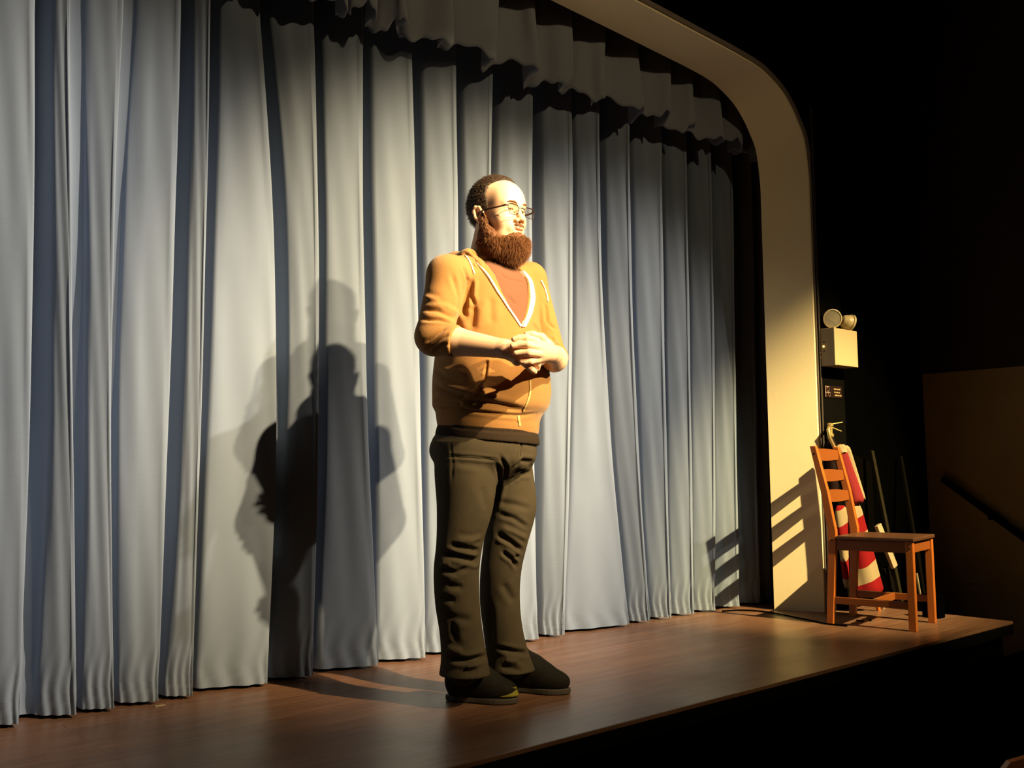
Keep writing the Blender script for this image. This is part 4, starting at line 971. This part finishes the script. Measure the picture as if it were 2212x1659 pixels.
def jeans():
    h = .0042
    f = Field(ar(-.25, .25, h), ar(-.22, .26, h), ar(.045, .955, h))
    f.col([.73, .765, .80, .83, .855, .88, .905], [-.012, -.014, -.016, -.018, -.018, -.016, -.014], [-.012, -.014, -.016, -.020, -.020, -.018, -.012], [.06, .125, .170, .182, .182, .176, .166], [.05, .115, .160, .172, .172, .164, .154], .05, p=2.15)
    def leg(tr, a, b, yk):                                 # tr: (pixel y, centre x, depth v)
        P = [J(x, y, v) for y, x, v in tr]; P = P[::-1]; a = a[::-1]; b = b[::-1]
        f.col([p[2] for p in P], [p[0] for p in P], [p[1] for p in P], a, b, .025, rot=0, p=2.15)
    leg([(955, 1004, 3.20), (1010, 1006, 3.195), (1100, 1004, 3.19), (1180, 992, 3.185), (1220, 987, 3.185), (1300, 988, 3.20), (1380, 998, 3.225), (1430, 1003, 3.235), (1458, 1004, 3.235)],
        [.092, .098, .088, .073, .0725, .071, .069, .074, .080], [.100, .105, .092, .076, .074, .072, .071, .078, .086], None)
    leg([(955, 1085, 3.35), (1010, 1090, 3.35), (1100, 1103, 3.345), (1180, 1091, 3.33), (1225, 1083, 3.33), (1300, 1080, 3.35), (1380, 1090, 3.375), (1420, 1098, 3.385), (1448, 1103, 3.385)],
        [.085, .092, .084, .072, .068, .066, .067, .072, .080], [.095, .096, .088, .074, .070, .068, .069, .076, .086], None)
    o = f.mesh('jeans', M['jeans'], PERSON); laplace(o, 1, .5)
    crease(o, [
        ([(975, 1178), (1010, 1186), (1035, 1190)], .012, .008), ([(960, 1195), (1000, 1205), (1028, 1212), (1034, 1200)], .013, .009), ([(985, 1165), (1020, 1168), (1040, 1160)], -.006, .009),
        ([(950, 1230), (985, 1238), (1010, 1226)], .008, .008), ([(955, 1215), (975, 1220)], -.006, .009), ([(965, 1265), (1000, 1270)], .006, .010), ([(950, 1290), (985, 1300)], .005, .010),
        ([(1075, 1155), (1105, 1172), (1128, 1190)], .014, .008), ([(1082, 1140), (1110, 1150), (1138, 1165)], -.007, .009), ([(1085, 1192), (1108, 1210), (1116, 1225)], .012, .007), ([(1112, 1200), (1120, 1205)], .008, .006),
        ([(1078, 1110), (1110, 1120), (1140, 1140)], .006, .008), ([(1075, 1085), (1110, 1090), (1145, 1100)], .004, .010),
        ([(1105, 1035), (1125, 1022), (1146, 1022)], .012, .008), ([(1112, 1010), (1128, 996), (1150, 998)], .010, .008), ([(1120, 1010), (1140, 1010)], -.005, .008),
        ([(1074, 1000), (1080, 1020), (1076, 1060), (1068, 1100)], .012, .009), ([(968, 985), (1020, 988), (1075, 994)], .005, .005), ([(972, 950), (978, 1000), (976, 1040)], .0015, .005), ([(1080, 985), (1092, 1010), (1090, 1040)], .008, .007), ([(1130, 930), (1128, 985)], .003, .004),
        ([(985, 1000), (1040, 1006)], .003, .010), ([(1040, 1050), (1050, 1100)], .003, .014),
        ([(968, 1422), (1010, 1428), (1050, 1418)], .014, .009), ([(965, 1400), (1000, 1408)], -.007, .010), ([(1005, 1440), (1030, 1436)], -.010, .010), ([(975, 1340), (985, 1390)], .006, .012),
        ([(1075, 1400), (1110, 1408), (1140, 1412)], .010, .008), ([(1090, 1425), (1120, 1430)], -.008, .010), ([(1080, 1440), (1130, 1450)], .006, .009), ([(1060, 1300), (1062, 1390)], .004, .012),
        ([(960, 1330), (1020, 1342)], .004, .012), ([(1085, 1260), (1110, 1300)], .005, .012), ([(1120, 925), (1126, 960), (1124, 985)], .005, .005)])
    return o
def shoe(heel, toe, right):
    h = .0036; A = loc_of(on_z(*heel)); B = loc_of(on_z(*toe)); A[2] = B[2] = 0
    d = B-A; L_ = np.linalg.norm(d); e = d/L_; s_ = np.array([e[1], -e[0], 0]); k_ = L_/.285
    lo = np.minimum(A, B)-.07; hi = np.maximum(A, B)+.07
    f = Field(ar(lo[0], hi[0], h), ar(lo[1], hi[1], h), ar(-.004, .17, h))
    P = lambda x, y, z: A + x*s_ + y*k_*e + np.array([0, 0, z]); T = (A, np.array([s_, e, [0, 0, 1.]])); Y_ = lambda q: (q[0], q[1]*k_, q[2])
    f.ell(Y_((0, .055, .055)), Y_((.041, .058, .058)), T, .03); f.ell(Y_((0, .20, .040)), Y_((.047, .088, .042)), T, .03); f.ell(Y_((0, .13, .06)), Y_((.044, .09, .058)), T, .03)
    f.cone(P(0, .05, .075), P(0, .048, .135), .046, .046, .02); f.cone(P(0, .09, .10), P(0, .17, .060), .042, .038, .02); f.cone(P(0, .07, .078), P(0, .12, .085), .046, .044, .02)
    sl, X, Y, Z = f.sub(lo, (hi[0], hi[1], .15), 0); f.F[sl] = np.maximum(f.F[sl], .018-Z)
    o = f.mesh('shoe', M['shoe'], PERSON); laplace(o, 1, .5)
    o['label'] = 'right shoe with a yellow-green patch at the toe' if right else 'left shoe'
    n = 40; out = []
    for k in range(n):
        a_ = 2*math.pi*k/n; y = .142+.147*math.sin(a_); wv = .036+.016*math.exp(-((y-.215)/.07)**2)+.004*math.exp(-((y-.03)/.04)**2); out.append((wv*math.copysign(abs(math.cos(a_))**.7, math.cos(a_)), y))
    def Tm(p): q = P(p[0], p[1], p[2]); return (q[0], -q[1], q[2])
    so_ = MB().prism(out, 0.001, .021, Tm).build('sole', M['sole'], o, smooth=False); bv_ = so_.modifiers.new('bevel', 'BEVEL'); bv_.width = .005; bv_.segments = 3; bv_.limit_method = 'ANGLE'; bv_.angle_limit = 1
    S = Surf(o); lm = MB()
    for k in range(4):
        y = .105+.026*k; zt = .112-.016*k
        q0 = Tm((-.022, y, zt-.012)); q1 = Tm((0, y+.006, zt)); q2 = Tm((.022, y, zt-.012)); lm.tube([q0, q1, q2], .0028, 8)
    lm.build('laces', M['lace'], o, smooth=True)
    if right:
        pm = MB()
        for k in range(2): pass
        vs = []; nn = 8
        for i in range(nn+1):
            for j in range(nn+1):
                a_ = -.2+1.35*i/nn; zz = .026+.028*j/nn; rr = (.052-.25*max(0, zz-.030)); q = P(-(rr*.86)*math.sin(a_+.2)*.9-.002, .205+(rr*1.65)*math.cos(a_+.2), zz); vs.append((q[0], -q[1], q[2]))
        fs = [(i*(nn+1)+j, i*(nn+1)+j+1, (i+1)*(nn+1)+j+1, (i+1)*(nn+1)+j) for i in range(nn) for j in range(nn)]
        po = pm.add(vs, fs).build('toe_patch', M['yellow'], o, smooth=True); so = po.modifiers.new('thickness', 'SOLIDIFY'); so.thickness = .004; so.offset = 0
    return o
BODY = body(); eyes_etc(); hair_and_beard()
TS = tshirt(); HD, ribbon = hoodie(); JN = jeans()
shoe(*SHOES[0], True); shoe(*SHOES[1], False)
for an, (hl, te) in zip((J(1002, 1452, 3.24), J(1100, 1440, 3.38)), SHOES):
    f = Field(ar(-.25, .30, .005), ar(-.25, .30, .005), ar(.02, .20, .005)); A_ = loc_of(on_z(*hl)); B_ = loc_of(on_z(*te)); A_[2] = B_[2] = 0
    g_ = lambda q, z_: A_+(B_-A_)*q+np.array([0, 0, z_]); f.chain([an+np.array([0, 0, .06]), an, g_(.26, .075), g_(.5, .045)], [.038, .039, .034, .026], .02)
    f.mesh('sock', M['under'], PERSON)
# hoodie details
def edge_strip(side):                                      # white facing along the V opening, set just inside the edge
    zs_ = np.linspace(1.246, 1.462, 26); vs = []; bv = BVHTree.FromPolygons([v.co for v in HD.data.vertices], [tuple(p.vertices) for p in HD.data.polygons])
    for i, z in enumerate(zs_):
        wv = float(np.interp(z, [1.240, 1.30, 1.36, 1.42, 1.48, 1.53], [.0, .034, .062, .078, .090, .10])) + (.030*((z-1.246)/.216) if side < 0 else .016*math.sin(math.pi*(z-1.246)/.216)); xc = float(np.interp(z, [1.25, 1.5], [-.008, .008]))
        x = xc+side*(wv+.004); h = bv.ray_cast(Vector((x, -.5, z)), Vector((0, 1, 0)))
        y = h[0].y if h[0] is not None else -.12
        wd = .010 if side < 0 else .010+.010*math.sin(math.pi*i/25)
        for dx, dy in ((-.002, -.003), (wd, -.0045), (wd, .006), (-.004, .012)): vs.append((x+side*(dx-wd*.45), y+dy, z))
    n = len(zs_); fs = [(i*4+k, i*4+(k+1) % 4, i*4+4+(k+1) % 4, i*4+4+k) for i in range(n-1) for k in range(4)] + [(3, 2, 1, 0), ((n-1)*4, (n-1)*4+1, (n-1)*4+2, (n-1)*4+3)]
    MB().add(vs, fs).build('neck_tape', M['whitetape'], HD, label='white tape along the open neck edge')
edge_strip(-1); edge_strip(1)
SH_ = Surf(HD)
def cordline(name, pts, r, m, lift, lab=None):
    L_ = [h[0] for h in SH_.line(pts, 5, lift)]
    if len(L_) > 1: MB().tube(L_, r, 8).build(name, m, HD, smooth=True, **({'label': lab} if lab else {}))
cordline('drawstring', [(1001, 549), (1012, 562), (1020, 580), (1024, 592)], .0032, M['whitetape'], .002, 'white drawstring')
cordline('drawstring', [(1168, 606), (1176, 622), (1181, 640), (1183, 652)], .0032, M['whitetape'], .002, 'white drawstring')
M['zip'] = mat('tan_zip_tape', (.50, .36, .16), .6)
ribbon('zipper', [(1144, 822), (1145, 838), (1143, 855), (1137, 872), (1130, 888)], .007, M['zip'], .002)
ribbon('zipper', [(1119, 898), (1121, 908), (1123, 920)], .009, M['zip'], .002, .0005)
# hood lying in a roll round the neck
f = Field(ar(-.17, .17, .004), ar(-.20, .14, .004), ar(1.39, 1.57, .004))
hp = [J(1048, 612, 3.16), J(1030, 580, 3.17), J(1012, 556, 3.22), np.array([-.085, -.085, 1.492]), np.array([-.03, -.125, 1.50]), np.array([.04, -.125, 1.50]), np.array([.10, -.075, 1.488]), J(1150, 590, 3.40), J(1158, 612, 3.38), J(1158, 632, 3.37)]
f.chain(hp, [.016, .022, .026, .032, .036, .036, .030, .024, .020, .012], .02)
f.cone(np.array([0, -.02, 1.42]), np.array([0, -.03, 1.6]), .068, .078, .01, 'sub')
HO_ = f.mesh('hood', M['hoodie'], HD); laplace(HO_, 2, .5)
crease(HO_, [([(1000, 545), (1030, 566), (1045, 590)], .006, .006), ([(1015, 540), (1040, 560)], .005, .006)])
# jeans seams
SJ_ = Surf(JN)
def seam(pts, r=.0014):
    L_ = [h[0] for h in SJ_.line(pts, 5, .0004)]
    if len(L_) > 1: MB().tube(L_, r, 6).build('seam', M['jeans'], JN, smooth=True)
seam([(968, 985), (1020, 987), (1072, 992)]); seam([(1126, 938), (1128, 960), (1124, 984)])
